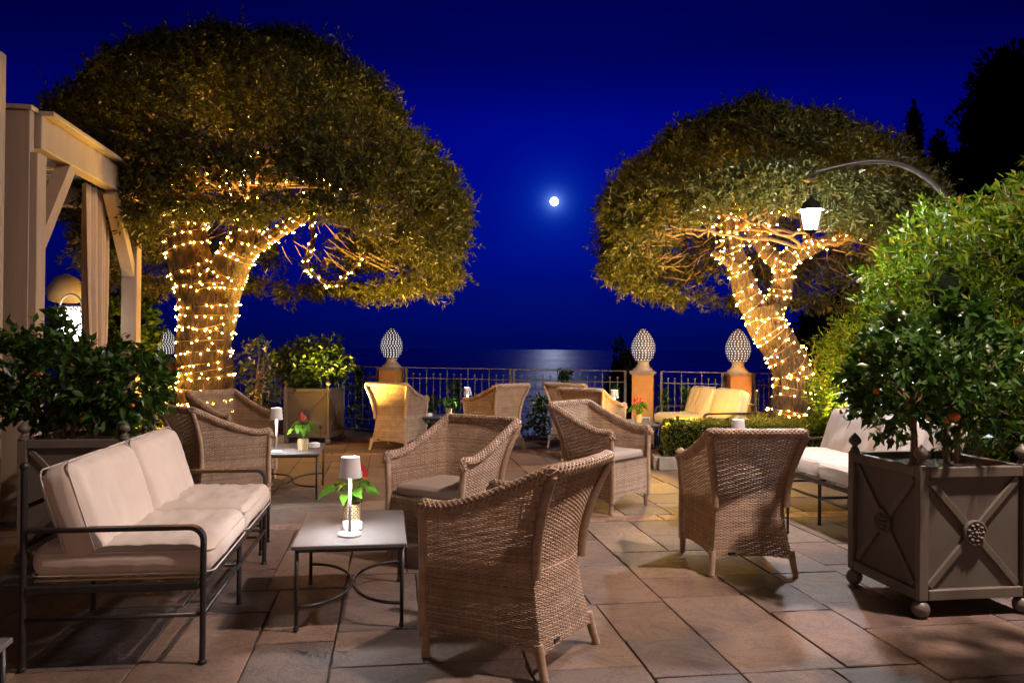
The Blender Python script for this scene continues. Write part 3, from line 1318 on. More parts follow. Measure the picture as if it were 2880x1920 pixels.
def make_sofa(L, label, loc, rz, seatmat, nc=2, group="black iron sofas with canvas cushions"):
    root = thing("garden_sofa", label, "sofa", loc, rz, group)
    D = .70
    hx, fy, by = L/2, D/2, -D/2
    AH = .568
    for sx in (-1, 1):
        x = sx*hx
        m = MB()
        m.tube([(x, by, .008), (x, by, .82)], .0130, 10)
        m.sphere((x, by, .828), .018, 10, 6)
        m.lathe([(.012, 0), (.018, .004), (.018, .012), (.0155, .016)], 10, (x, by, 0))
        m.build("leg", M['black'], root, True, sharp=50)
        m = MB()
        m.tube([(x, fy, .008), (x, fy, .50)], .0130, 10)
        m.lathe([(.012, 0), (.019, .004), (.019, .012), (.0155, .016)], 10, (x, fy, 0))
        m.build("leg", M['black'], root, True, sharp=50)
        # flat arm bar that bends down into the front leg
        pts = [(x, by+.012, AH)]+[(x, yy, AH) for yy in np.linspace(by+.1, fy-.07, 5)]
        pts += [(x, fy-.055+.055*math.sin(a), AH-.055+.055*math.cos(a)) for a in np.linspace(.15, PI/2, 7)]
        pts += [(x, fy, AH-.10)]
        m = MB()
        w, h = .020, .009
        m.tube(pts, 1.0, prof=[(h, -w), (h, w), (h*.2, w*1.05), (-h, w*.92), (-h, -w*.92), (h*.2, -w*1.05)])
        m.build("arm", M['black'], root, True, sharp=40)
        m = MB()
        m.tube([(x, by, .205), (x, fy, .205)], .010, 8)
        m.build("stretcher", M['black'], root, True)
        m = MB()
        m.box((x, 0, .325), (.026, D-.03, .030), 0, .003)
        m.build("seat_rail", M['black'], root)
    for y in (fy, by):
        m = MB()
        m.box((0, y, .325), (L-.03, .024, .030), 0, .003)
        m.build("seat_rail", M['black'], root)
        m = MB()
        m.tube([(0, y, .008), (0, y, .312)], .013, 8)
        m.lathe([(.011, 0), (.016, .004), (.016, .010), (.013, .014)], 8, (0, y, 0))
        m.build("leg", M['black'], root, True, sharp=50)
    m = MB()
    m.tube([(-hx, fy, .205), (hx, fy, .205)], .011, 8)
    m.build("stretcher", M['black'], root, True)
    m = MB()
    m.tube([(0, by, .205), (0, fy, .205)], .010, 8)
    m.build("stretcher", M['black'], root, True)
    for z in (.66, .50):
        m = MB()
        m.tube([(-hx, by, z), (hx, by, z)], .010, 8)
        m.build("back_rail", M['black'], root, True)
    ns = int(L/.145)
    for i in range(ns):
        xx = -hx+L*(i+.5)/ns
        m = MB()
        m.box((xx, 0, .3455), (.035, D-.03, .008))
        m.build("slat", M['sand'], root)
    cw = L/nc
    for i in range(nc):
        xc = -hx+cw*(i+.5)
        v, f = pillow(cw/2-.006, .36, .066, .056, .20, .015, 26, i+1, (3.5, 17), .010)
        m = MB()
        m.add(v+np.array([xc, .025, .423]), f)
        sc_ = m.build("seat_cushion", seatmat, root, True)
        pp = pillow_ring(cw/2-.012, .36, .05)
        for zz in (.045, -.045):
            m = MB()
            m.tube([(px+xc, py+.025, .423+zz) for px, py in pp], .0035, 5, closed=True)
            m.build("piping", M['piping'], sc_, True)
        v, f = pillow(cw/2-.006, .212, .080, .062, .22, .014, 24, i+5, (15, 4))
        # stand it up and lean it back against the frame
        lean = R(72)
        ca, sa = math.cos(lean), math.sin(lean)
        w = v.copy()
        w[:, 1] = -(v[:, 1]*ca) - v[:, 2]*(-sa)
        w[:, 2] = v[:, 1]*sa + v[:, 2]*ca
        m = MB()
        m.add(w+np.array([xc, by+.165, .618]), f)
        bc = m.build("back_cushion", seatmat, root, True)
        for zz in (.055, -.055):
            m = MB()
            ring = []
            for px, py in pillow_ring(cw/2-.012, .215, .05):
                ring.append((px+xc, -(py*ca)+zz*sa+by+.165, py*sa+zz*ca+.618))
            m.tube(ring, .0035, 5, closed=True)
            m.build("piping", M['piping'], bc, True)
    return root


def pillow_ring(hx, hy, r, n=8):
    pts = []
    for (cx, cy, a0) in ((hx-r, hy-r, 0), (-hx+r, hy-r, PI/2), (-hx+r, -hy+r, PI), (hx-r, -hy+r, 1.5*PI)):
        for a in np.linspace(a0, a0+PI/2, n):
            pts.append((cx+r*math.cos(a)*1.02, cy+r*math.sin(a)*1.02))
    return pts


make_sofa(1.53, "long black iron sofa with cream canvas cushions at the front left", (-1.735, 4.044, 0), R(-82), M['cream'])
make_sofa(1.53, "white cushioned iron sofa partly hidden behind the big planter on the right", (2.69, 6.10, 0), R(98), M['cream'])
make_sofa(1.22, "small two seat sofa glowing yellow behind the low hedge near the railing", (2.40, 9.98, 0), R(107), M['sand'])

# ------------------------------------------------------------------ planters


def make_planter(label, loc, rz, S=.62, H=.66, group="square metal planter boxes with crossed panels and ball feet"):
    root = thing("planter_box", label, "planter", loc, rz, group)
    z0 = .09
    h = S/2
    fw = .052
    for k in range(4):
        a = k*PI/2
        ca, sa = math.cos(a), math.sin(a)

        def tr(p):
            return (p[0]*ca-p[1]*sa, p[0]*sa+p[1]*ca, p[2])

        def addbox(name, c, d, mat, rot=0.0, bev=.004):
            m = MB()
            m.box((0, 0, 0), d, 0, bev)
            v = np.concatenate(m.v)
            if rot:
                cr_, sr_ = math.cos(rot), math.sin(rot)
                x, z = v[:, 0]*cr_-v[:, 2]*sr_, v[:, 0]*sr_+v[:, 2]*cr_
                v = np.stack([x, v[:, 1], z], 1)
            v = v+np.array(c)
            m2 = MB()
            m2.add([tr(p) for p in v], m.f)
            return m2.build(name, mat, root)
        # face towards -y in local space
        y = -h
        addbox("panel", (0, y+.030, z0+H/2), (S-2*fw+.01, .010, H-2*fw+.01), M['planter_panel'], 0, 0)
        addbox("stile", (-h+fw/2, y+.018, z0+H/2), (fw, .036, H), M['planter'])
        addbox("rail", (fw/2-.018+.0, y+.0185, z0+H-fw/2), (S-fw-.040, .035, fw), M['planter'])
        addbox("rail", (fw/2-.018+.0, y+.0185, z0+fw/2), (S-fw-.040, .035, fw), M['planter'])
        ww, hh = S-2*fw, H-2*fw
        ang = math.atan2(hh, ww)
        ln = math.hypot(ww, hh)-.035
        addbox("cross_bar", (0, y+.0185, z0+H/2), (ln, .018, .036), M['planter'], ang)
        addbox("cross_bar", (0, y+.0200, z0+H/2), (ln, .017, .036), M['planter'], -ang)
        # rosette
        m = MB()
        v, f = lathe([(.064, 0), (.064, .012), (.058, .016), (.053, .012), (.050, .010), (.0001, .011)], 26)
        v = list(np.array(v))
        m.add(v, f)
        for rr_, nn_, sz in ((.040, 9, .012), (.021, 6, .010)):
            for q in range(nn_):
                t = 2*PI*q/nn_
                vv, ff = lathe([(sz*math.sin(PI*i/5), -sz*math.cos(PI*i/5)) for i in range(6)], 7)
                vv = np.array(vv)*np.array([1.0, .75, .9])
                m.add(vv+np.array([rr_*math.cos(t), rr_*math.sin(t), .013]), ff)
        vv, ff = lathe([(.011*math.sin(PI*i/5), -.011*math.cos(PI*i/5)) for i in range(6)], 8)
        m.add(np.array(vv)+np.array([0, 0, .016]), ff)
        w = np.concatenate(m.v)
        w = np.stack([w[:, 0], y+.0105-w[:, 2], z0+H/2+w[:, 1]], 1)
        m3 = MB()
        m3.add([tr(p) for p in w], m.f)
        m3.build("rosette", M['planter'], root, True, sharp=50)
        # finial and ball foot at the corner
        c = tr((-h+fw/2, -h+fw/2, 0))
        m = MB()
        zt = z0+H
        m.lathe([(.031, zt), (.032, zt+.006), (.024, zt+.010), (.022, zt+.016), (.026, zt+.020), (.018, zt+.026), (.013, zt+.036), (.022, zt+.044), (.032, zt+.054), (.035, zt+.065), (.031, zt+.078), (.020, zt+.092), (.009, zt+.103), (.001, zt+.112)], 16, (c[0], c[1], 0))
        m.build("finial", M['planter'], root, True, sharp=50)
        m = MB()
        m.sphere((c[0], c[1], .045), .045, 14, 9)
        m.build("ball_foot", M['planter'], root, True)
    m = MB()
    m.box((0, 0, z0+.012), (S-.08, S-.08, .02))
    m.build("base", M['planter_panel'], root)
    # soil
    n = 14
    vs = []
    for i in range(n):
        for j in range(n):
            x, y = (-.5+i/(n-1))*(S-.085), (-.5+j/(n-1))*(S-.085)
            vs.append((x, y, z0+H-.05+.015*noise.noise(Vector((x*14+loc[0]*3, y*14, 0)))+.02*math.cos(x*4)*math.cos(y*4)))
    m = MB()
    m.add(vs, [(i*n+j, (i+1)*n+j, (i+1)*n+j+1, i*n+j+1) for i in range(n-1) for j in range(n-1)])
    m.build("soil", M['soil'], root, True)
    return root


make_planter("large planter box at the right front with citrus trees, its corner towards us", (2.281, 4.30, 0), R(9))
make_planter("dark planter box behind the long sofa at the left edge", (-2.68, 5.10, 0), R(8))
make_planter("olive grey planter box by the railing holding a clipped round leaf bush", (-2.72, 11.02, 0), R(-7), .64)


def blob_pts(n, c, r, depth=.35, zmin=None, seed=0, lump=.12, top=None):
    """points near the surface of a lumpy ellipsoid and outward directions"""
    d = unit(rng.normal(size=(n, 3)))
    l = np.array([noise.noise(Vector((float(a[0])*1.7+seed, float(a[1])*1.7, float(a[2])*1.7))) for a in d])
    rad = (1+lump*l*2)*(1-depth*np.abs(rng.normal(size=n))*.6)
    P = d*rad[:, None]*np.array(r)+np.array(c)
    if zmin is not None:
        k = P[:, 2] > zmin+rng.normal(size=n)*.02
        P, d = P[k], d[k]
    return P, d


LEAF5 = None


def leaf_unit(mat):
    V, Q = leaf_arrays(np.zeros((1, 3)), np.array([[0, 1.0, 0]]), 1.0, .46, upbias=1.0, fold=.14)
    me = bpy.data.meshes.new("leaf")
    me.from_pydata(V.tolist(), [], Q.tolist())
    me.materials.append(mat)
    return me


def citrus_tree(label, base, crown_c, crown_r, fruits, nl, lmat, seed, L=.075, part_leaves=90, stems=1, name="citrus_tree", group="citrus trees in the planter boxes", sprouts=()):
    root = thing(name, label, "tree", base, 0, group)
    bx, by, bz = base
    rr = random.Random(seed)
    cc = np.array(crown_c)-np.array(base)
    cr_ = np.array(crown_r)
    for s in range(stems):
        ox = (s-(stems-1)/2)*.055
        p = smooth_path([(ox, 0, 0), (ox*1.2+.005, .005, cc[2]*.4), (cc[0]*.6+ox, cc[1]*.6, cc[2]-.3*cr_[2])], 10)
        m = MB()
        m.tube(p, np.linspace(.021, .013, 10)/(1 if stems == 1 else 1.25), 9)
        m.build("trunk", M['twig'], root, True)
    ends = []
    for i in range(12):
        a = rr.uniform(0, 2*PI)
        e = cc+cr_*np.array([math.cos(a)*rr.uniform(.4, .8), math.sin(a)*rr.uniform(.4, .8), rr.uniform(-.75, .6)])
        st = np.array([cc[0]*.5, cc[1]*.5, max(.05, cc[2]-.75*cr_[2]*rr.uniform(.3, 1))])
        p = smooth_path([st, (st+e)/2+np.array([0, 0, .03]), e], 7)
        m = MB()
        m.tube(p, np.linspace(.009, .003, 7), 5)
        m.build("branch", M['twig'], root, True)
    n = nl//6
    P, d = blob_pts(n, cc, cr_, .45, None, seed*3.1, .16)
    D = unit(d+np.array([0, 0, .55])+rng.normal(size=d.shape)*.45)
    for (sx, sy, sz, k) in sprouts:
        P = np.vstack([P, np.array([[sx-bx, sy-by, sz-bz]])+rng.normal(size=(k, 3))*np.array([.02, .02, .05])])
        D = np.vstack([D, unit(np.array([[0, 0, 1.0]])+rng.normal(size=(k, 3))*.25)])
    V, Q = twigs(P, D, 6, .10, L, L*.45, .85, .25, fold=.14, upbias=.5, droop=.15)
    nleaf = len(P)*6
    # the leaves nearest the viewer are parts of their own
    LV = V.reshape(nleaf, 5, 3)
    ctr = LV[:, 0]+np.array(base)
    view = unit(np.array([0, 0, 1.33])-ctr)
    outw = unit((LV[:, 4]-cc)/cr_)
    score = (outw*view).sum(1)*1.0 + np.linalg.norm((LV[:, 4]-cc)/cr_, axis=1)*.8
    order = np.argsort(-score)
    pick = order[:part_leaves]
    keep = np.ones(nleaf, bool)
    keep[pick] = False
    KV = LV[keep].reshape(-1, 3)
    nk = int(keep.sum())
    bq = np.arange(nk)[:, None]*5
    KQ = np.concatenate([bq+np.array([[0, 4, 2, 1]]), bq+np.array([[0, 3, 2, 4]])], 0)
    tag(npmesh("foliage", KV, KQ, lmat, root), kind='stuff')
    lm = leaf_unit(lmat)
    for i in pick:
        a, l, t, r_, md = LV[i]
        yv = t-a
        ln = np.linalg.norm(yv)
        yv = yv/ln
        xv = l-r_
        wd = np.linalg.norm(xv)
        xv = xv/wd
        zv = np.cross(xv, yv)
        mtx = Matrix(((xv[0]*wd/.46, yv[0]*ln, zv[0]*ln, a[0]), (xv[1]*wd/.46, yv[1]*ln, zv[1]*ln, a[1]), (xv[2]*wd/.46, yv[2]*ln, zv[2]*ln, a[2]), (0, 0, 0, 1)))
        o = obj("leaf", lm, root)
        loc, rot, scl = mtx.decompose()
        o.location = loc
        o.rotation_mode = 'QUATERNION'
        o.rotation_quaternion = rot
        o.scale = scl
    for (fx, fy, fz, fr) in fruits:
        m = MB()
        m.sphere((fx-bx, fy-by, fz-bz), fr, 14, 9, (1, 1, .92))
        # keep the flattened sphere where it belongs
        v = np.concatenate(m.v)
        m.v = [v]
        o = m.build("fruit", M['orange'], root, True)
    return root


citrus_tree("left citrus tree in the big right planter, oranges among its dark leaves", (2.13, 4.22, .70), (2.10, 4.22, 1.15), (.30, .30, .26),
            [(2.185, 3.93, 1.005, .026), (2.145, 3.935, .985, .014), (1.86, 4.06, 1.12, .016), (2.03, 3.95, 1.17, .014)], 1400, M['citrus'], 11, sprouts=[(2.0, 4.2, 1.42, 12)])
citrus_tree("right citrus tree with twin stems in the big right planter", (2.40, 4.34, .70), (2.50, 4.36, 1.19), (.38, .34, .30),
            [(2.62, 4.06, 1.22, .016)], 1700, M['citrus'], 12, stems=2, sprouts=[(2.36, 4.3, 1.47, 26), (2.50, 4.25, 1.46, 14)])
citrus_tree("left citrus tree in the dark planter behind the sofa, one orange on it", (-2.83, 5.08, .70), (-2.95, 5.08, 1.09), (.35, .30, .32),
            [(-2.86, 4.79, 1.15, .018), (-2.62, 4.87, .87, .016)], 2300, M['citrus'], 13, stems=2, part_leaves=70, sprouts=[(-2.89, 5.08, 1.40, 18)])
citrus_tree("right citrus tree in the dark planter, its twigs reaching towards the lit trunk", (-2.50, 5.12, .70), (-2.50, 5.12, 1.02), (.25, .26, .25),
            [(-2.33, 4.9, .95, .014)], 1900, M['citrus'], 14, stems=2, part_leaves=70)
citrus_tree("clipped bush with rounded leaves in the planter by the railing", (-2.72, 11.02, .70), (-2.74, 11.02, 1.07), (.50, .36, .31),
            [], 3000, M['ficus'], 15, L=.085, part_leaves=90, stems=2, name="ficus_bush", group="")

# ------------------------------------------------------------------ railings, pillars, pine cone lamps


def pillar(x, y, rz, label, outlet=False):
    root = thing("pillar", label, "pillar", (x, y, 0), rz, "ochre pillars along the railing")
    m = MB()
    m.box((0, 0, .09), (.34, .34, .18), 0, .006)
    m.build("plinth", M['stone'], root)
    m = MB()
    m.box((0, 0, .18+.39), (.29, .29, .78), 0, .004)
    m.build("shaft", M['stucco'], root)
    m = MB()
    m.box((0, 0, .9725), (.335, .335, .025), 0, .004)
    m.box((0, 0, .9975), (.36, .36, .025), 0, .005)
    m.build("cap", M['stone'], root)
    if outlet:
        m = MB()
        m.box((.055, -.150, .335), (.115, .012, .085), 0, .004)
        o = m.build("socket_plate", M['white'], root)
        for dx in (-.022, .022):
            m = MB()
            m.box((.055+dx, -.158, .335), (.036, .004, .045), 0, .001)
            m.build("socket", M['stone'], o)
    return root


def pine_cone(x, y, z, label):
    root = thing("pine_cone_lamp", label, "pine cone lamp", (x, y, z), 0, "ceramic pine cone lamps on the pillars")
    m = MB()
    m.lathe([(.142, 0), (.146, .010), (.142, .022), (.128, .030), (.118, .040), (.098, .060), (.082, .090), (.080, .115), (.090, .140), (.100, .150), (.100, .156), (.06, .158)], 30)
    m.build("foot", M['glaze'], root, True, sharp=40)
    zb, H = .150, .44
    prof = []
    for i in range(25):
        t = i/24
        r = .158*(math.sin(PI*min(1, (t*.88+.13)))**.75)*(1-.10*t) if t < 1 else .004
        r = .158*max(0.0, math.sin(PI*(.17+.83*t)))**.82*(1.0-.12*t)+.006
        prof.append((r, zb+H*t))
    m = MB()
    m.lathe(prof, 30)
    m.build("shell", M['cone'], root, True)
    kn, gl = MB(), MB()
    rows = 14
    for i in range(rows):
        t = .035+.925*i/(rows-1)
        r = np.interp(t, np.linspace(0, 1, 25), [p[0] for p in prof])
        zz = zb+H*t
        r2 = np.interp(t+.02, np.linspace(0, 1, 25), [p[0] for p in prof])
        sl = math.atan2(r-r2, H*.02)
        cnt = max(5, int(2*PI*r/.040))
        for q in range(cnt):
            a = 2*PI*(q+.5*(i % 2))/cnt
            nr, nz = math.cos(sl), math.sin(sl)
            nrm = np.array([math.cos(a)*nr, math.sin(a)*nr, nz])
            p = np.array([math.cos(a)*r, math.sin(a)*r, zz])
            s = .0125 if r > .05 else .009
            v, f = tube([p-nrm*.004, p+nrm*.016], [s*1.1, s*.95], 7, False)
            kn.add(v, f)
            T, N_, B_ = frames([p, p+nrm])
            ring = [p+nrm*.0135+(N_[0]*math.cos(b_)+B_[0]*math.sin(b_))*s*.66 for b_ in np.arange(7)*2*PI/7]
            gl.add(ring, [tuple(range(7))])
    tag(kn.build("scale_rim", M['cone'], root), kind='stuff')
    tag(gl.build("glowing_hole", E_DOT, root), kind='stuff')
    return root


PIL = [(-6.2, 14.3, -24), (-1.85, 12.25, -16), (1.85, 11.22, -13), (3.08, 10.85, 2)]
PL = ["leftmost pillar, dim and half hidden behind leaves left of the trunk", "ochre pillar directly behind the amber lit armchair", "bright orange pillar with a white power socket near its base", "ochre pillar partly hidden by the right trunk beside the yellow sofa"]
CL = ["pine cone lamp half covered by leaves left of the big trunk", "pine cone lamp on the pillar behind the amber lit armchair", "pine cone lamp on the bright orange pillar with the socket", "pine cone lamp touching the right trunk's string lights"]
for i, (x, y, a) in enumerate(PIL):
    pillar(x, y, R(a), PL[i], i == 2)
    pine_cone(x, y, 1.01, CL[i])


def railing(x0, y0, x1, y1, label, nbay, mat, group="iron railing panels between the pillars"):
    L = math.hypot(x1-x0, y1-y0)
    root = thing("iron_railing", label, "railing", (x0, y0, 0), math.atan2(y1-y0, x1-x0), group)
    for x in (0, L):
        m = MB()
        m.box((x, 0, .505), (.034, .034, 1.01), 0, .003)
        m.build("post", mat, root)
    for nm, z, h, w in (("top_rail", 1.003, .014, .034), ("mid_rail", .845, .014, .026), ("low_rail", .185, .014, .026), ("bottom_rail", .03, .016, .026)):
        m = MB()
        m.box((L/2, 0, z), (L-.036, w, h), 0, .002)
        m.build(nm, mat, root)
    k = nbay*3
    for i in range(1, k):
        x = L*i/k
        m = MB()
        if i % 3 == 0:
            m.tube([(x, 0, .03), (x, 0, 1.0)], .0075, 7)
            m.lathe([(.0075, .49), (.015, .50), (.017, .515), (.015, .53), (.0075, .54)], 8, (x, 0, 0))
        else:
            m.tube([(x, 0, .13), (x, 0, .895)], .0075, 7)
            m.sphere((x, 0, .908), .017, 9, 6)
            m.sphere((x, 0, .122), .013, 8, 5, (1, 1, 1))
        m.build("bar", mat, root, True)
    return root


def lerp2(a, c, t):
    return (a[0]+(c[0]-a[0])*t, a[1]+(c[1]-a[1])*t)


p0, p1, p2, p3 = [(p[0], p[1]) for p in PIL]
railing(*lerp2(p0, p1, .05), *lerp2(p0, p1, .60), "railing panel behind the big left trunk and the white flowering bush", 7, M['iron'])
railing(*lerp2(p0, p1, .61), *lerp2(p0, p1, .945), "railing panel behind the planter with the clipped bush", 4, M['iron'])
railing(*lerp2(p1, p2, .065), *lerp2(p1, p2, .495), "railing panel in front of the dark sea, right of the ochre pillar", 5, M['iron'])
railing(*lerp2(p1, p2, .51), *lerp2(p1, p2, .935), "railing panel crossed by the moon's glitter on the sea", 5, M['iron'])
railing(*lerp2(p2, p3, .20), *lerp2(p2, p3, .84), "short railing panel behind the yellow sofa", 3, M['iron'])
railing(3.22, 10.60, 3.95, 10.98, "dark narrow gate panel to the right of the last pillar", 3, M['black'])

# ------------------------------------------------------------------ olive trees


def bark_tube(m, pts, radii, n=28, step=.05, amp=.13, seed=0, flare=0.0):
    pts = np.asarray(pts, float)
    d = np.concatenate([[0], np.cumsum(np.linalg.norm(np.diff(pts, axis=0), axis=1))])
    k = max(8, int(d[-1]/step))
    P = smooth_path(pts, k)
    dd = np.concatenate([[0], np.cumsum(np.linalg.norm(np.diff(P, axis=0), axis=1))])
    r = np.interp(dd/dd[-1], d/d[-1], radii)
    T, N, B = frames(P)
    V = []
    G_ = np.ones((k, n))
    for i in range(k):
        for j in range(n):
            a = 2*PI*j/n
            q = Vector((math.cos(a)*1.6+seed, math.sin(a)*1.6, dd[i]*1.1))
            s = 1+amp*(1.5*noise.noise(q)+.8*noise.noise(q*2.3)+.7*noise.noise(Vector((math.cos(a)*5, math.sin(a)*5, dd[i]*1.5+seed)))+.55*(.5-abs(noise.noise(Vector((math.cos(a)*11, math.sin(a)*11, dd[i]*2.2+seed))))*2))
            s *= 1+flare*math.exp(-dd[i]/.18)*(1+.35*math.sin(a*5+seed))
            G_[i, j] = s*r[i]
            V.append(P[i]+(N[i]*math.cos(a)+B[i]*math.sin(a))*r[i]*s)
    F = [(i*n+j, i*n+(j+1) % n, (i+1)*n+(j+1) % n, (i+1)*n+j) for i in range(k-1) for j in range(n)]
    F.append(tuple((k-1)*n+j for j in range(n)))
    m.add(V, F)
    return P, G_, dd


def dome(n, c, rx, ry, zb, H, skew, seed, depth=.22, hem=.16, e1=2.45, e2=2.05, hemfn=None):
    """points in the thick shell of a clipped umbrella-shaped crown, outward directions"""
    th = rng.uniform(0, 2*PI, n)
    h = rng.uniform(-.04, 1.0, n)**1.0
    h = np.where(rng.random(n) < .30, 1-(1-np.abs(h))**1.0*rng.random(n)*.35, h)  # more on the flat top
    h = np.where(rng.random(n) < .26, rng.uniform(-.05, .24, n), h)
    hh = np.clip(h, 0, 1)
    r = (1-hh**e1)**(1/e2)
    r = np.where(rng.random(n) < .22, r*np.sqrt(rng.random(n))**.4, r)
    hh2 = np.where(r < (1-hh**e1)**(1/e2)-1e-6, (np.maximum(1-r**e2, 0))**(1/e1), hh)
    dep = np.abs(rng.normal(size=n))*depth
    lum = np.array([noise.noise(Vector((math.cos(a)*2.2+seed, math.sin(a)*2.2, b_*2.6))) + .6*noise.noise(Vector((math.cos(a)*5+seed, math.sin(a)*5, b_*6))) for a, b_ in zip(th, hh2)])
    out = lum*.22
    nx_, ny_, nz_ = np.cos(th)*np.maximum(r, .05)**1.2, np.sin(th)*np.maximum(r, .05)**1.2, hh2**1.4*1.1
    Nn = unit(np.stack([nx_, ny_, nz_], 1))
    r = r*(1-.13*np.clip((.34-hh2)/.34, 0, 1)**1.6)
    X = c[0]+rx*r*np.cos(th)+skew*hh2*H
    Y = c[1]+ry*r*np.sin(th)
    Z = zb+H*hh2
    low = (h < .06)
    zlow = rng.random(n)*hem*(1+1.2*np.array([noise.noise(Vector((math.cos(a)*3+seed, math.sin(a)*3, 5))) for a in th]))
    if hemfn is not None:
        Z = Z + hemfn(th)*np.clip(1-hh2*2.2, 0, 1)
    Z = np.where(low, Z-zlow, Z)
    P = np.stack([X, Y, Z], 1)+Nn*(out-dep)[:, None]
    D = unit(Nn*.8+np.array([0, 0, .25])+rng.normal(size=(n, 3))*.5)
    D = np.where(low[:, None], unit(Nn*.6+np.array([0, 0, -.7])+rng.normal(size=(n, 3))*.4), D)
    if n > 2000:
        keep = (lum + rng.normal(size=n)*.20) > -.20
        P, D = P[keep], D[keep]
    return P, D


def wrap_lights(P, r, pitch, gap, phase=0.0, off=.006):
    """helical cable round a limb and bulb positions along it"""
    P = np.asarray(P, float)
    dd = np.concatenate([[0], np.cumsum(np.linalg.norm(np.diff(P, axis=0), axis=1))])
    T, N, B = frames(P)
    L = dd[-1]
    turns = L/pitch
    k = int(turns*22)+4
    u = np.linspace(0, L, k)
    Pi = np.stack([np.interp(u, dd, P[:, i]) for i in range(3)], 1)
    Ni = np.stack([np.interp(u, dd, N[:, i]) for i in range(3)], 1)
    Bi = np.stack([np.interp(u, dd, B[:, i]) for i in range(3)], 1)
    wob = .45*pitch*np.sin(u*7.3+phase)+.55*pitch*np.sin(u*2.9+phase*2)+.4*pitch*np.sin(u*23+phase)
    a = phase+u/pitch*2*PI
    r = np.asarray(r)
    if r.ndim == 1:
        ri = np.interp(u, dd, r)+off
    else:
        # taut cable: rides on the highest bark in the neighbourhood
        nb = r.shape[1]
        r2 = np.maximum(r, .5*(np.roll(r, 2, 1)+np.roll(r, -2, 1)))
        fi = np.clip(np.searchsorted(dd, u), 0, len(dd)-1)
        fj = np.round((a % (2*PI))/(2*PI)*nb).astype(int) % nb
        ri = r2[fi, fj]+off
        ri = np.convolve(np.pad(ri, 2, 'edge'), [.1, .2, .4, .2, .1], 'valid')
    Tn = np.stack([np.interp(u, dd, T[:, i]) for i in range(3)], 1)
    C = Pi+(Ni*np.cos(a)[:, None]+Bi*np.sin(a)[:, None])*ri[:, None]+Tn*(wob*.5)[:, None]
    cd = np.concatenate([[0], np.cumsum(np.linalg.norm(np.diff(C, axis=0), axis=1))])
    s = np.arange(gap/2, cd[-1], gap)
    s = s+rng.uniform(-.42, .42, len(s))*gap
    bpos = np.stack([np.interp(s, cd, C[:, i]) for i in range(3)], 1)
    ax = np.stack([np.interp(s, cd, Pi[:, i]) for i in range(3)], 1)
    bpos = bpos+unit(bpos-ax)*.006+rng.normal(size=bpos.shape)*.012
    bpos[:, 2] -= .010
    return C, bpos


BULB = bpy.data.meshes.new("bulb")
_m = MB()
_m.sphere((0, 0, 0), .0085, 7, 5)
BULB.from_pydata(np.concatenate(_m.v).tolist(), [], _m.f)
BULB.materials.append(E_BULB)


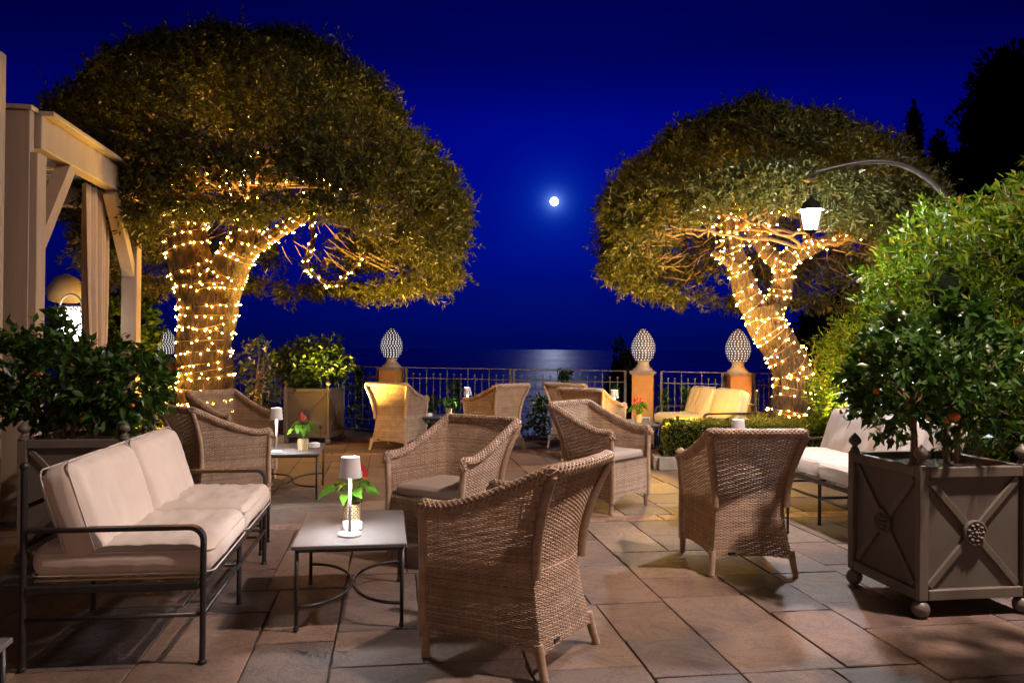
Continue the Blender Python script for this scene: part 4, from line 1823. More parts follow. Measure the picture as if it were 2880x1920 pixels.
def olive(label, base, trunk, limbs, hang, crown, ntw, lights_label, gap, pitch, seed, branch_starts, zlit=9.0):
    bx, by, bz = base
    root = thing("olive_tree", label, "tree", base, 0, "")
    loc = np.array(base)
    lights = thing("string_lights", lights_label, "string lights", base, 0, "warm string lights wound round the olive trees")
    cables, bulbs = MB(), []
    m = MB()
    P, r, dd = bark_tube(m, np.array(trunk[0])-loc, trunk[1], 84, .03, .12, seed, .35)
    m.build("trunk", M['bark'], root, True)
    C, bp = wrap_lights(P, r, pitch, gap, seed)
    cables.tube(C, .0032, 4)
    bulbs.append(bp)
    C, bp = wrap_lights(P[::-1], r[::-1], pitch*2.3, gap*1.25, seed+2, .010)
    cables.tube(C, .0032, 4)
    bulbs.append(bp)
    for i, (pts, rad, lit) in enumerate(limbs):
        m = MB()
        P, r, dd = bark_tube(m, np.array(pts)-loc, rad, 48, .04, .10, seed+i*3.7)
        m.build("limb", M['bark'], root, True)
        if lit:
            kk = max(4, int((P[:, 2]+loc[2] < zlit).sum()))
            P, r = P[:kk], r[:kk]
            C, bp = wrap_lights(P, r, pitch*lit, gap, seed+i)
            cables.tube(C, .0028, 4)
            bulbs.append(bp)
    c, rx, ry, zb, H, skew, hemfn = crown
    rr = random.Random(seed)
    for i in range(26):
        st = np.array(rr.choice(branch_starts))
        a = 2*PI*(i+rr.random()*.8)/26
        h = rr.uniform(.24, .82)
        rad = (1-h**2.3)**.5*rr.uniform(.72, .92)
        e = np.array([c[0]+rx*rad*math.cos(a)+skew*h*H, c[1]+ry*rad*math.sin(a), zb+H*h])
        mid = (st+e)/2+np.array([rr.uniform(-.15, .15), rr.uniform(-.15, .15), rr.uniform(-.12, .2)])
        P = smooth_path(np.array([st, mid, e])-loc, 14)
        P[1:-1] += rng.normal(size=(12, 3))*.018
        m = MB()
        m.tube(P, np.linspace(.024, .008, 14), 7)
        m.build("branch", M['twig'], root, True)
        if i % 2 == 0:
            k = 8
            C = P[:k]+np.array([0, 0, .03])+rng.normal(size=(k, 3))*.05
            cables.tube(C, .0028, 4)
            bulbs.append(np.stack([np.interp(np.linspace(0, k-1, 7), np.arange(k), C[:, q]) for q in range(3)], 1))
    for pts, rad in hang:
        P = smooth_path(np.array(pts)-loc, 26)
        m = MB()
        m.tube(P, np.linspace(rad, rad*.5, 26), 8)
        m.build("branch", M['bark'], root, True)
        C, bp = wrap_lights(P, np.linspace(rad, rad*.5, 26), .11, .085, seed, .006)
        cables.tube(C, .0028, 4)
        bulbs.append(bp)
    # fine inner twigs as one part
    n = 420
    P, D = dome(n, c, rx*.9, ry*.9, zb+.05, H*.92, skew, seed, .12, .05, hemfn=hemfn)
    cen = np.array([c[0], c[1], zb+.35*H])
    tw = MB()
    for q in range(n):
        inn = P[q]+(cen-P[q])*rr.uniform(.16, .34)+rng.normal(size=3)*.08
        tw.tube(np.array([inn, (inn+P[q])/2+rng.normal(size=3)*.04, P[q]])-loc, [.007, .005, .003], 4, False)
    tag(tw.build("twig", M['twig'], root, True), kind='stuff')
    P, D = dome(ntw, c, rx, ry, zb, H, skew, seed, hemfn=hemfn)
    V, Q = twigs(P-loc, D, 13, .19, .086, .018, .85, .25, upbias=.15, droop=.1)
    # stray shoots that stick out of the clipped outline
    sp_, sd_ = dome(420, c, rx*1.01, ry*1.01, zb, H*1.01, skew, seed, .03, hemfn=hemfn)
    kk_ = 6
    st_ = np.linspace(0, .30, kk_)
    sd_ = unit(sd_+np.array([0, 0, .35]))
    SP = (sp_[:, None, :]+sd_[:, None, :]*st_[None, :, None]*rng.uniform(.3, 1, (len(sp_), 1, 1))).reshape(-1, 3)
    SD = np.repeat(sd_, kk_, 0)
    V2, Q2 = twigs(SP-loc, SD, 3, .06, .075, .015, .7, .25, upbias=.1, droop=.1)
    V, Q = cat_mesh([(V, Q), (V2, Q2)])
    npmesh("crown", V, Q, M['olive'], root)
    cables.build("cable", M['cable'], lights, True)
    bl = np.concatenate(bulbs)
    if len(bl) > 300:
        # nearest bulbs as parts, the rest joined
        order = np.argsort(bl[:, 1]+loc[1]-.15*(bl[:, 2] < 3))
        rest = MB()
        bv = np.concatenate(_m.v)
        for q in order[300:]:
            rest.add(bv+bl[q], _m.f)
        tag(rest.build("bulb", E_BULB, lights), kind='stuff')
        bl = bl[order[:300]]
    for p in bl:
        obj("bulb", BULB, lights, tuple(p))
    return root


olive("big olive tree on the left with a thick lit trunk and a tall domed crown", (-3.80, 9.8, .05),
      ([(-3.82, 9.8, -.1), (-3.80, 9.8, .45), (-3.77, 9.8, .85), (-3.79, 9.8, 1.3), (-3.74, 9.8, 1.75), (-3.74, 9.8, 2.12)], [.37, .34, .32, .31, .34, .36]),
      [([(-3.86, 9.8, 1.95), (-4.0, 9.8, 2.55), (-4.03, 9.78, 3.0), (-4.02, 9.75, 3.6), (-4.15, 9.7, 4.1)], [.26, .24, .22, .15, .07], 1.0),
       ([(-3.60, 9.78, 1.95), (-3.42, 9.72, 2.35), (-3.25, 9.66, 2.6), (-3.18, 9.62, 3.0), (-3.05, 9.6, 3.6)], [.24, .22, .19, .13, .06], 1.0),
       ([(-3.30, 9.68, 2.42), (-3.05, 9.62, 2.56), (-2.80, 9.56, 2.70), (-2.45, 9.5, 2.90), (-2.1, 9.4, 3.2)], [.10, .085, .075, .065, .04], .7),
       ([(-4.05, 9.75, 3.2), (-4.5, 9.5, 3.6), (-4.9, 9.3, 3.9)], [.11, .08, .05], 0)],
      [([(-2.30, 9.0, 3.0), (-2.283, 9.0, 2.747), (-2.255, 9.0, 2.55), (-2.30, 9.0, 2.34), (-2.33, 9.0, 2.22), (-2.20, 9.0, 2.10), (-2.03, 9.0, 2.00), (-1.84, 9.0, 2.17), (-1.62, 9.0, 2.42)], .034)],
      ((-2.86, 9.6), 2.36, 2.15, 2.30, 2.55, -.20, lambda th: .30-.36*np.sin(th)-.16*np.maximum(np.cos(th), 0)-.34*np.maximum(0, -np.cos(th-.4))), 25000,
      "warm string lights wound round the big left olive tree", .098, .165, 3.0,
      [(-4.03, 9.75, 3.2), (-3.1, 9.6, 3.3), (-3.18, 9.62, 3.0), (-2.5, 9.5, 2.88), (-4.02, 9.75, 3.5)], 3.25)

olive("smaller olive tree on the right with a twisting forked trunk and rounded crown", (3.35, 9.8, .05),
      ([(3.33, 9.8, -.05), (3.35, 9.8, .40), (3.42, 9.8, .72), (3.46, 9.8, 1.0), (3.32, 9.8, 1.34), (3.13, 9.8, 1.64), (3.10, 9.8, 1.86)], [.22, .205, .215, .225, .20, .205, .225]),
      [([(3.02, 9.8, 1.75), (2.86, 9.78, 2.05), (2.74, 9.72, 2.4), (2.64, 9.65, 2.7), (2.5, 9.5, 3.1)], [.16, .15, .12, .085, .05], .85),
       ([(3.20, 9.8, 1.78), (3.31, 9.78, 2.1), (3.34, 9.75, 2.40), (3.62, 9.7, 2.56), (4.05, 9.5, 2.76), (4.4, 9.4, 3.0)], [.13, .125, .11, .09, .06, .04], .75),
       ([(3.30, 9.76, 2.36), (3.12, 9.78, 2.52), (2.95, 9.78, 2.76), (2.75, 9.7, 3.05)], [.10, .09, .08, .05], .75),
       ([(2.80, 9.76, 2.22), (2.62, 9.6, 2.36), (2.38, 9.5, 2.50)], [.07, .055, .04], .7),
       ([(3.0, 9.78, 2.68), (3.2, 9.7, 3.0), (3.3, 9.6, 3.4)], [.08, .07, .04], 1.0),
       ([(3.62, 9.7, 2.56), (3.58, 9.72, 2.85), (3.5, 9.75, 3.3)], [.07, .06, .04], 1.0)],
      [],
      ((3.06, 9.8), 2.08, 1.95, 2.18, 1.88, .02, lambda th: .44-.52*np.sin(th)+.02*np.minimum(np.cos(th), 0)-.42*np.maximum(np.cos(th+.45), 0)), 21000,
      "warm string lights spiralling up the forked right olive tree", .098, .145, 9.0,
      [(2.64, 9.65, 2.7), (3.62, 9.7, 2.56), (2.9, 9.75, 2.8), (3.3, 9.7, 3.0)], 3.3)

# ------------------------------------------------------------------ box hedges with stone kerbs


def inpoly(P, poly):
    x, y = P[:, 0], P[:, 1]
    ins = np.zeros(len(P), bool)
    j = len(poly)-1
    for i in range(len(poly)):
        xi, yi = poly[i]
        xj, yj = poly[j]
        c = ((yi > y) != (yj > y)) & (x < (xj-xi)*(y-yi)/(yj-yi+1e-12)+xi)
        ins ^= c
        j = i
    return ins


def box_hedge(label, poly, zk, H, n, kerb_label):
    poly = [tuple(p) for p in poly]
    root = thing("box_hedge", label, "hedge", (0, 0, 0))
    pa = np.array(poly)
    lo, hi = pa.min(0), pa.max(0)
    # dark core added as the hedge's shaded inside, blocks the view through
    cen = pa.mean(0)
    inn = [tuple(cen+(np.array(p)-cen)*.95) for p in poly]
    k = len(inn)
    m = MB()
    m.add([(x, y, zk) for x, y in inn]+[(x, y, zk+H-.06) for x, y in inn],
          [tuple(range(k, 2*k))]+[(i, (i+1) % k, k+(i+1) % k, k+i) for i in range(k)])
    m.build("stems", M['dark'], root)  # the dark core, not separate stems
    # top and side leaves
    nt_ = int(n*.5)
    P = np.stack([rng.uniform(lo[0], hi[0], nt_*2), rng.uniform(lo[1], hi[1], nt_*2)], 1)
    P = P[inpoly(P, poly)][:nt_]
    z = zk+H+.018*np.array([noise.noise(Vector((p[0]*5, p[1]*5, 1)))*2 for p in P])-np.abs(rng.normal(size=len(P)))*.025
    T = np.stack([P[:, 0], P[:, 1], z], 1)
    TD = unit(np.array([0, 0, .9])+rng.normal(size=T.shape)*.6)
    per = [math.dist(poly[i], poly[(i+1) % k]) for i in range(k)]
    cum = np.concatenate([[0], np.cumsum(per)])
    s = rng.uniform(0, cum[-1], n-nt_)
    seg = np.clip(np.searchsorted(cum, s, 'right')-1, 0, k-1)
    f = (s-cum[seg])/np.array(per)[seg]
    A = pa[seg]
    Bv = pa[(seg+1) % k]
    pp = A+(Bv-A)*f[:, None]
    dirv = unit(Bv-A)
    nrm = np.stack([dirv[:, 1], -dirv[:, 0]], 1)
    hz = rng.uniform(0, 1, len(s))
    zz = zk+hz*H
    bulge = .02*np.sin(hz*PI)-np.clip(hz-.85, 0, 1)*.25-np.abs(rng.normal(size=len(s)))*.025
    bulge = bulge+.02*np.array([noise.noise(Vector((a_*4, b_*4, c_*4))) for a_, b_, c_ in zip(pp[:, 0], pp[:, 1], zz)])
    Sd = np.stack([pp[:, 0]+nrm[:, 0]*bulge, pp[:, 1]+nrm[:, 1]*bulge, zz], 1)
    SD = unit(np.concatenate([nrm, np.full((len(s), 1), .5)], 1)+rng.normal(size=(len(s), 3))*.6)
    V, Q = leaf_arrays(np.vstack([T, Sd]), np.vstack([TD, SD]), .026*rng.uniform(.7, 1.3, n)[:len(T)+len(Sd)], .016, upbias=.2, droop=.05)
    npmesh("foliage", V, Q, M['box'], root)
    # kerb
    kr = thing("stone_kerb", kerb_label, "kerb", (0, 0, 0))
    big = [tuple(cen+(np.array(p)-cen)*1.0+.10*unit(np.array(p)-cen)) for p in poly]
    for i in range(k):
        a, c = np.array(big[i]), np.array(big[(i+1) % k])
        ln = math.dist(a, c)
        ns = max(1, int(round(ln/.6)))
        for q in range(ns):
            u0, u1 = a+(c-a)*(q/ns), a+(c-a)*((q+1)/ns)
            mid = (u0+u1)/2
            m = MB()
            m.box((mid[0], mid[1], .07), (ln/ns-.012, .09, .14), math.atan2(c[1]-a[1], c[0]-a[0]), .006)
            m.build("kerb_stone", M['stone'], kr)
    m = MB()
    m.add([(x, y, .09) for x, y in poly], [tuple(range(k))])
    m.build("soil", M['soil'], kr)
    return root


box_hedge("low clipped box hedge round the foot of the right olive tree", [(1.70, 8.78), (3.5, 8.78), (4.05, 9.0), (4.25, 9.5), (4.2, 10.4), (3.0, 10.45), (2.88, 9.42), (1.78, 9.40)], .13, .37, 34000,
          "pale stone kerb under the right box hedge")
box_hedge("low clipped box hedge glowing yellow at the foot of the left olive tree", [(-5.3, 8.75), (-3.3, 8.75), (-3.15, 9.0), (-3.12, 10.5), (-5.2, 10.6)], .13, .37, 22000,
          "pale stone kerb under the left box hedge")

# ------------------------------------------------------------------ big shrubs on the right, other bushes


def shrub(name, label, base, blobs, n, L, W, mat, seed, zmin=.05, K=10, tl=.2, cat="shrub", stems=5, core=True, spread=.7, upd=.45, depth=.3):
    root = thing(name, label, cat, base)
    loc = np.array(base)
    rr = random.Random(seed)
    tot = sum(r[0]*r[1]+r[0]*r[2]+r[1]*r[2] for c, r in blobs)
    Vs, Qs = [], []
    off = 0
    cm = MB()
    for i, (c, r) in enumerate(blobs):
        w = (r[0]*r[1]+r[0]*r[2]+r[1]*r[2])/tot
        P, d = blob_pts(int(n*w/K), c, r, depth, zmin, seed+i*2.3, .13)
        # drop twigs buried in other blobs
        keep = np.ones(len(P), bool)
        for j, (c2, r2) in enumerate(blobs):
            if j != i:
                keep &= np.linalg.norm((P-np.array(c2))/np.array(r2), axis=1) > .78
        P, d = P[keep], d[keep]
        D = unit(d+np.array([0, 0, upd])+rng.normal(size=d.shape)*.4)
        V, Q = twigs(P-loc, D, K, tl, L, W, spread, .25, upbias=.25, droop=.08)
        Vs.append(V)
        Qs.append(Q+off)
        off += len(V)
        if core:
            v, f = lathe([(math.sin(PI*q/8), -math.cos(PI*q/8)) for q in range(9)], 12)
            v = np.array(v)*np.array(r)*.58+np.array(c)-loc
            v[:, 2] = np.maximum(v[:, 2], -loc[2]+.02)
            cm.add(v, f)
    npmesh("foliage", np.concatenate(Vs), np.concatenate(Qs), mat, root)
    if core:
        cm.build("dark_core", M['dark'], root, True)  # dark core added for the shaded depth behind the leaves
    for s in range(stems):
        c, r = blobs[s % len(blobs)]
        a = rr.uniform(0, 2*PI)
        e = np.array(c)+np.array(r)*np.array([math.cos(a)*.5, math.sin(a)*.5, rr.uniform(-.1, .6)])
        st = np.array([c[0]*.4+base[0]*.6+rr.uniform(-.1, .1), c[1]*.4+base[1]*.6+rr.uniform(-.1, .1), base[2]])
        m = MB()
        m.tube(smooth_path(np.array([st, (st+e)/2+rng.normal(size=3)*.04, e])-loc, 8), np.linspace(.022, .008, 8), 6)
        m.build("stem", M['twig'], root, True)
    return root


shrub("tall_shrub", "tall dense shrub rising behind the white sofa at the right edge, lantern lit", (4.3, 6.2, 0),
      [((4.35, 6.35, 1.45), (1.30, 1.25, 1.15)), ((4.6, 5.4, 1.6), (1.35, 1.1, 1.25)), ((4.25, 5.8, .7), (.95, 1.2, .75)), ((5.0, 6.0, 2.1), (1.25, 1.1, .85)), ((4.0, 6.75, 1.9), (.85, .7, .6))],
      66000, .092, .022, M['shrub'], 31, .1, 10, .2)
shrub("low_shrub", "lower feathery shrub lit yellow green beside the right trunk", (4.55, 9.3, 0),
      [((4.62, 9.4, .95), (1.0, .9, .85)), ((4.1, 8.6, .6), (.75, .65, .6)), ((4.9, 8.4, .9), (.9, .9, .9)), ((4.35, 9.2, 1.35), (.6, .6, .40))],
      32000, .088, .019, M['shrub'], 37, .1, 10, .2)
shrub("round_bush", "bright green broad leaved bush left of the big trunk", (-5.15, 11.4, 0),
      [((-5.50, 11.4, 1.60), (.34, .38, .50)), ((-5.45, 11.3, 1.1), (.30, .34, .45))], 3200, .10, .075, M['greenbush'], 41, .4, 6, .12, depth=.4)
fl = shrub("flowering_bush", "small bush with pale yellow flowers right of the big trunk", (-3.36, 10.5, 0),
           [((-3.36, 10.5, 1.02), (.20, .20, .36)), ((-3.26, 10.5, .72), (.14, .16, .2))], 1100, .06, .022, M['greenbush'], 43, .2, 6, .10, depth=.4, core=False)
for i in range(26):
    a = random.uniform(0, 2*PI)
    c = (-3.36+.24*math.cos(a)*random.uniform(.3, 1)+.03, 10.5+.22*math.sin(a)-.05, 1.0+random.uniform(-.42, .36))
    P = np.tile(np.array([c]), (5, 1))-np.array([[-3.36, 10.5, 0]])
    D = unit(rng.normal(size=(5, 3))+np.array([.3, -.5, .2]))
    V, Q = leaf_arrays(P, D, .042, .024, upbias=.2, droop=.1)
    npmesh("flower", V, Q, M['petal'], fl)

# climbing plants on the railing
VL = [(-2.42, "climber on the railing just right of the clipped planter bush", 1.00, .20), (-1.56, "slim climber squeezed between the ochre pillar and the railing post", .72, .12),
      (-1.22, "leafy climber on the railing behind the amber lit armchair's arm", .60, .15), (-.86, "tall climber on the railing behind the far table's plant", .85, .17),
      (-.52, "climber on the railing just left of the far lamp", .62, .16), (-.12, "climber on the railing hidden behind the left turned armchair", .78, .13),
      (.42, "bushy climber at the railing's middle post", .62, .26), (.78, "tallest twin shoot climber standing dark against the moonlit sea", 1.03, .15),
      (1.12, "short climber on the railing behind the farthest armchair", .70, .15), (1.48, "thin climber on the railing left of the bright orange pillar", .80, .10),
      (2.14, "slim upright climber right of the bright orange pillar", .80, .09), (2.44, "second slim climber behind the yellow sofa's seat", .82, .10),
      (2.72, "leafy climber behind the yellow sofa's back cushions", .76, .16), (-3.35, "dark climber on the railing between the big trunk and the planter", .95, .22),
      (-4.2, "dark climber on the railing just behind the big trunk", .6, .3)]
fl_pts = [(p[0], p[1]) for p in PIL]


def rail_y(x):
    for (x0, y0), (x1, y1) in zip(fl_pts, fl_pts[1:]):
        if x0 <= x <= x1:
            return y0+(y1-y0)*(x-x0)/(x1-x0)
    return 12


for i, (x, lab, h, w) in enumerate(VL):
    y = rail_y(x)+.08
    root = thing("climbing_vine", lab, "climbing plant", (x, y, 0), 0, "climbing plants on the railing")
    n = int(420*h*(w/.15))
    t = rng.random(n)**.85
    P = np.stack([rng.normal(size=n)*w*.5*(1.05-.55*t), rng.normal(size=n)*.06, t*h], 1)
    D = unit(np.stack([rng.normal(size=n)*.8, rng.normal(size=n)*.6-.5, rng.normal(size=n)*.5-.1], 1))
    V, Q = leaf_arrays(P, D, .075*rng.uniform(.6, 1.2, n), .052, upbias=.4, fold=.1, droop=.15)
    npmesh("foliage", V, Q, M['vine'], root)
    for s in range(2):
        m = MB()
        pts = [(random.uniform(-w, w)*.3, 0, 0)]
        for q in range(1, 7):
            pts.append((random.uniform(-w, w)*.3, random.uniform(-.02, .02), h*q/6.3))
        m.tube(smooth_path(pts, 18), .005, 5)
        m.build("stem", M['twig'], root, True)


# ------------------------------------------------------------------ dark trees beyond the terrace
def dark_tree(name, label, base, blobs, n, sz, trunk_r):
    root = thing(name, label, "tree", base, 0, "")
    loc = np.array(base)
    Vs, Qs, off = [], [], 0
    cm = MB()
    tot = sum(r[0]*r[2] for c, r in blobs)
    for i, (c, r) in enumerate(blobs):
        P, d = blob_pts(int(n*r[0]*r[2]/tot), c, r, .22, None, i*5.1+base[0], .2)
        V, Q = leaf_arrays(P-loc, unit(d+np.array([0, 0, .6])+rng.normal(size=d.shape)*.4), sz*rng.uniform(.6, 1.3, len(P)), sz*.42, upbias=.1)
        Vs.append(V)
        Qs.append(Q+off)
        off += len(V)
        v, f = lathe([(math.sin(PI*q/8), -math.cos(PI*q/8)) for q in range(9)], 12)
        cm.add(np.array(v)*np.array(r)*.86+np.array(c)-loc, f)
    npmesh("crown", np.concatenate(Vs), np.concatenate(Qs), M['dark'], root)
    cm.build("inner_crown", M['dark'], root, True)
    top = max(c[2] for c, r in blobs)
    m = MB()
    m.tube([(0, 0, -.5), (0, 0, (top-base[2])*.9)], [trunk_r, trunk_r*.4], 8)
    m.build("trunk", M['twig'], root, True)
    return root


dark_tree("cypress_bush", "black round topped cypress standing in front of the sea left of the orange pillar", (1.85, 12.9, -1.2),
          [((1.85, 12.9, .45), (.27, .27, .95)), ((1.78, 12.9, .2), (.25, .25, .9)), ((1.95, 12.9, .0), (.25, .25, 1.0))], 2600, .12, .06)
dark_tree("pine_tree", "tall black pine silhouette at the upper right", (16.3, 25.5, 3.0),
          [((15.8, 25.5, 9.8), (1.0, 1.1, 1.3)), ((15.3, 25.5, 8.6), (1.0, 1.1, 1.0)), ((16.8, 25.5, 9.0), (1.5, 1.4, 1.6)), ((15.1, 25.5, 7.1), (1.1, 1.2, 1.1)), ((16.6, 25.5, 7.2), (1.7, 1.5, 1.6)), ((14.9, 25.3, 6.3), (.7, .9, .6)), ((16.6, 25.2, 5.2), (1.8, 1.4, 1.4)), ((17.6, 25.6, 8.0), (1.5, 1.4, 2.2))], 9000, .26, .22)
dark_tree("cypress_tree", "slender black cypress spire above the right crown", (15.1, 30.0, 4.0),
          [((15.1, 30.0, 9.1), (.24, .24, 1.5)), ((15.1, 30.0, 7.6), (.42, .42, 1.8)), ((14.9, 30.0, 6.5), (.5, .5, 1.6))], 3000, .2, .14)
dark_tree("cypress_tree", "broad black cypress between the right crown and the pine", (14.7, 27.5, 3.0),
          [((14.7, 27.5, 7.4), (.40, .40, 1.45)), ((14.75, 27.5, 6.2), (.65, .65, 1.5)), ((14.6, 27.4, 5.2), (.8, .8, 1.4))], 3400, .2, .16)
dark_tree("evergreen_tree", "dark evergreen mass below the right crown beside the lit shrub", (8.4, 17.5, 0.0),
          [((8.2, 17.5, 1.9), (1.7, 1.2, 1.2)), ((9.6, 17.5, 2.2), (1.6, 1.2, 1.5)), ((6.9, 17.2, 1.5), (.9, .8, .8))], 6000, .16, .15)

shrub("added_bay_tree", "added bay tree out of view, shading the foreground paving from the right", (2.80, 2.70, 0),
      [((2.80, 2.70, 2.25), (.72, .70, .75))], 5200, .085, .034, M['citrus'], 53, .3, 8, .12, cat="tree", stems=3, core=False, depth=.5)  # added out of view to cast leafy shade on the front paving

# ------------------------------------------------------------------ street lantern on an arched pole


def lantern_post(label, pole, lant, ztop_, pane_mat, scale=1.0, group="iron lanterns on arched poles", hood=False):
    """pole: (x, y) of the post, lant: (x, y, z) centre of the glass body"""
    root = thing("street_lantern", label, "street lamp", (pole[0], pole[1], 0), 0, group)
    off = np.array([pole[0], pole[1], 0.0])
    lx, ly, lz = np.array(lant)-off
    m = MB()
    zs = lz+.10
    m.tube([(0, 0, 0), (0, 0, zs)], [.045, .032], 12)
    m.lathe([(.09, 0), (.09, .05), (.065, .08), (.06, .3), (.045, .34)], 14)
    m.build("pole", M['black'], root, True, sharp=50)
    cz = zs
    zk = lz+.365*scale
    pts = []
    top = ztop_
    for t in np.linspace(0, 1, 30):
        x = lx*t
        y = ly*t
        # lopsided arch from the pole head over to the lantern hook
        z = cz*(1-t)+zk*t+(top-(cz*(1-t)+zk*t))*math.sin(PI*min(1, t*.93+.035*(1-t)))**.75
        pts.append((x, y, z))
    pts[-1] = (lx, ly, zk)
    m = MB()
    m.tube(pts, np.linspace(.026, .020, 30)*scale, 10)
    m.build("arch", M['black'], root, True)
    # scroll work on the arch
    for k in range(3):
        t0 = .34+.10*k
        i = int(t0*29)
        bx_, by_, bz_ = pts[i]
        sp = []
        for a in np.linspace(0, 2.6*PI, 34):
            rr_ = .055*(1-a/(3.2*PI))
            sp.append((bx_+(rr_*math.cos(a+PI*.9)+.02)*(1 if lx < 0 else -1), by_, bz_+.05+rr_*math.sin(a+PI*.9)))
        m = MB()
        m.tube(sp, .0035, 5)
        m.build("scroll", M['black'], root, True)
    m = MB()
    m.lathe([(.012, .34), (.055, .345), (.060, .352), (.050, .362), (.020, .368)], 16)
    m.tube([(0, 0, .22), (0, 0, .35)], .007, 7)
    v = np.concatenate(m.v)*scale+np.array([lx, ly, lz])
    m.v = [v]
    m.build("hook", M['iron'], root, True, sharp=50)
    if hood:
        m = MB()
        m.lathe([(.145, -.09), (.150, -.08), (.11, .03), (.05, .12), (.02, .22), (.012, .24)], 20)
        m.v = [np.concatenate(m.v)*scale+np.array([lx, ly, lz])]
        m.build("hood", M['black'], root, True, sharp=40)
        m = MB()
        m.lathe([(.0001, -.093), (.120, -.093)], 20, cap=False)
        m.v = [np.concatenate(m.v)*scale+np.array([lx, ly, lz])]
        m.build("diffuser", pane_mat, root)
        return root
    # hexagonal glass body, 0.18 tall
    n = 6
    rt, rb, zt, zb = .085*scale, .052*scale, .088*scale, -.088*scale
    ang = [2*PI*(i+.5)/n for i in range(n)]
    for i in range(n):
        a0, a1 = ang[i], ang[(i+1) % n]
        s = .94
        m = MB()
        q = []
        for (r_, z_, a_) in ((rb, zb, a0), (rb, zb, a1), (rt, zt, a1), (rt, zt, a0)):
            q.append((lx+r_*s*math.cos(a_), ly+r_*s*math.sin(a_), lz+z_))
        m.add(q, [(0, 1, 2, 3)])
        m.build("pane", pane_mat, root)
        m = MB()
        m.tube([(lx+rb*math.cos(a0), ly+rb*math.sin(a0), lz+zb), (lx+rt*math.cos(a0), ly+rt*math.sin(a0), lz+zt)], .0115*scale, 5)
        m.build("glazing_bar", M['lantern'], root)
    m = MB()
    m.lathe([(.116, .088), (.114, .094), (.088, .102), (.085, .118), (.070, .150), (.045, .172), (.030, .178), (.026, .195), (.012, .205), (.012, .222)], 12)
    v = np.concatenate(m.v)*scale+np.array([lx, ly, lz])
    m.v = [v]
    m.build("roof", M['lantern'], root, True, sharp=40)
    m = MB()
    m.lathe([(.004, -.145), (.012, -.135), (.010, -.122), (.036, -.112), (.058, -.096), (.058, -.088)], 12)
    v = np.concatenate(m.v)*scale+np.array([lx, ly, lz])
    m.v = [v]
    m.build("bottom_cap", M['lantern'], root, True, sharp=40)
    return root


lantern_post("white glowing iron lantern hanging from an arched pole in front of the right crown", (3.862, 7.05), (2.64, 7.05, 2.475), 3.0, E_LANT)
lantern_post("tall hooded iron lamp on an arched pole at the terrace's right side", (4.9, 2.95), (3.6, 3.05, 5.6), 6.15, E_TALL, hood=True)

# warm fill lamps added on the unseen hotel front, shaped as wall lanterns
for i, (x, lab) in enumerate(((-3.6, "wall lantern by the hotel's left door"), (.2, "added fill lamp above the middle of the hotel front"), (4.2, "wall lantern by the hotel's right door"))):
    root = thing("fill_lamp", lab, "fill lamp", (x, -6.2, 3.1), 0, "added fill lamps on the unseen hotel front")
    m = MB()
    m.box((0, -.10, 0), (.12, .06, .28), 0, .01)
    m.tube([(0, -.08, .1), (0, .06, .16), (0, .12, .12)], .012, 7)
    m.build("bracket", M['black'], root)
    m = MB()
    m.lathe([(.05, -.13), (.085, .06)], 8, (0, .12, 0), False)
    m.build("pane", emit("fill_lamp_glow", (1.0, .60, .45), FILL_W), root)
    m = MB()
    m.lathe([(.11, .062), (.06, .12), (.01, .15)], 8, (0, .12, 0))
    m.build("roof", M['black'], root)

# ------------------------------------------------------------------ pergola on the left
PD = np.array([-.14, .99])          # direction of the pergola's front, away from the viewer


def pg(s, w=0.0):
    """point s metres along the front from the near post, w metres to the left"""
    p = np.array([-3.56, 6.0])+PD*s+np.array([-.99, -.14])*w
    return (float(p[0]), float(p[1]))


per = thing("pergola", "cream painted timber pergola with louvred roof at the left edge", "pergola", (-3.56, 6.0, 0))
PO = np.array([-3.56, 6.0, 0])


def pbox(name, p, d, z, rz=math.atan2(.99, -.14)-PI/2, mat=None, parent=None, bev=.005):
    m = MB()
    m.box((p[0]-PO[0], p[1]-PO[1], z), d, rz, bev)
    return m.build(name, mat or M['pergola'], parent or per)


for s, w in ((0, 0), (2.28, 0), (2.28, 1.7), (0, 1.9)):
    pbox("post", pg(s, w+.07), (.15, .15, 2.75), 1.375)
pbox("beam", pg(1.22, .07), (.12, 2.40, .25), 2.925)
pbox("gutter", pg(1.23, .02), (.18, 2.40, .035), 3.07)
pbox("beam", pg(2.30, .95), (1.62, .12, .26), 2.86)
pbox("beam", pg(1.14, 1.85), (.12, 2.42, .28), 2.90)
pbox("wall_panel", pg(-.045, .80), (1.50, .07, 3.06), 1.53)
pbox("wall_cap", pg(-.045, .80), (1.54, .12, .035), 3.08)
for i in range(17):
    p = pg(.18+i*.12, .95)
    pbox("roof_louver", p, (1.60, .085, .03), 2.98, mat=M['louver'], bev=.003)


def brace(s0, z0, s1, z1):
    a = np.array(pg(s0, .07))
    c = np.array(pg(s1, .07))
    P0 = np.array([a[0], a[1], z0])-PO
    P1 = np.array([c[0], c[1], z1])-PO
    m = MB()
    m.tube([P0, P1], 1.0, prof=[(.055, .055), (-.055, .055), (-.055, -.055), (.055, -.055)])
    m.build("brace", M['pergola'], per)


brace(.05, 2.05, .62, 2.78)
brace(2.22, 2.05, 1.65, 2.78)

lw = MB()
lw.box((-4.12, 5.45, 1.7), (1.0, .4, 3.4), R(8), .01)
tag(lw.build("wall", M['pergola']), "cream end wall at the extreme left edge, taller than the pergola", "wall")


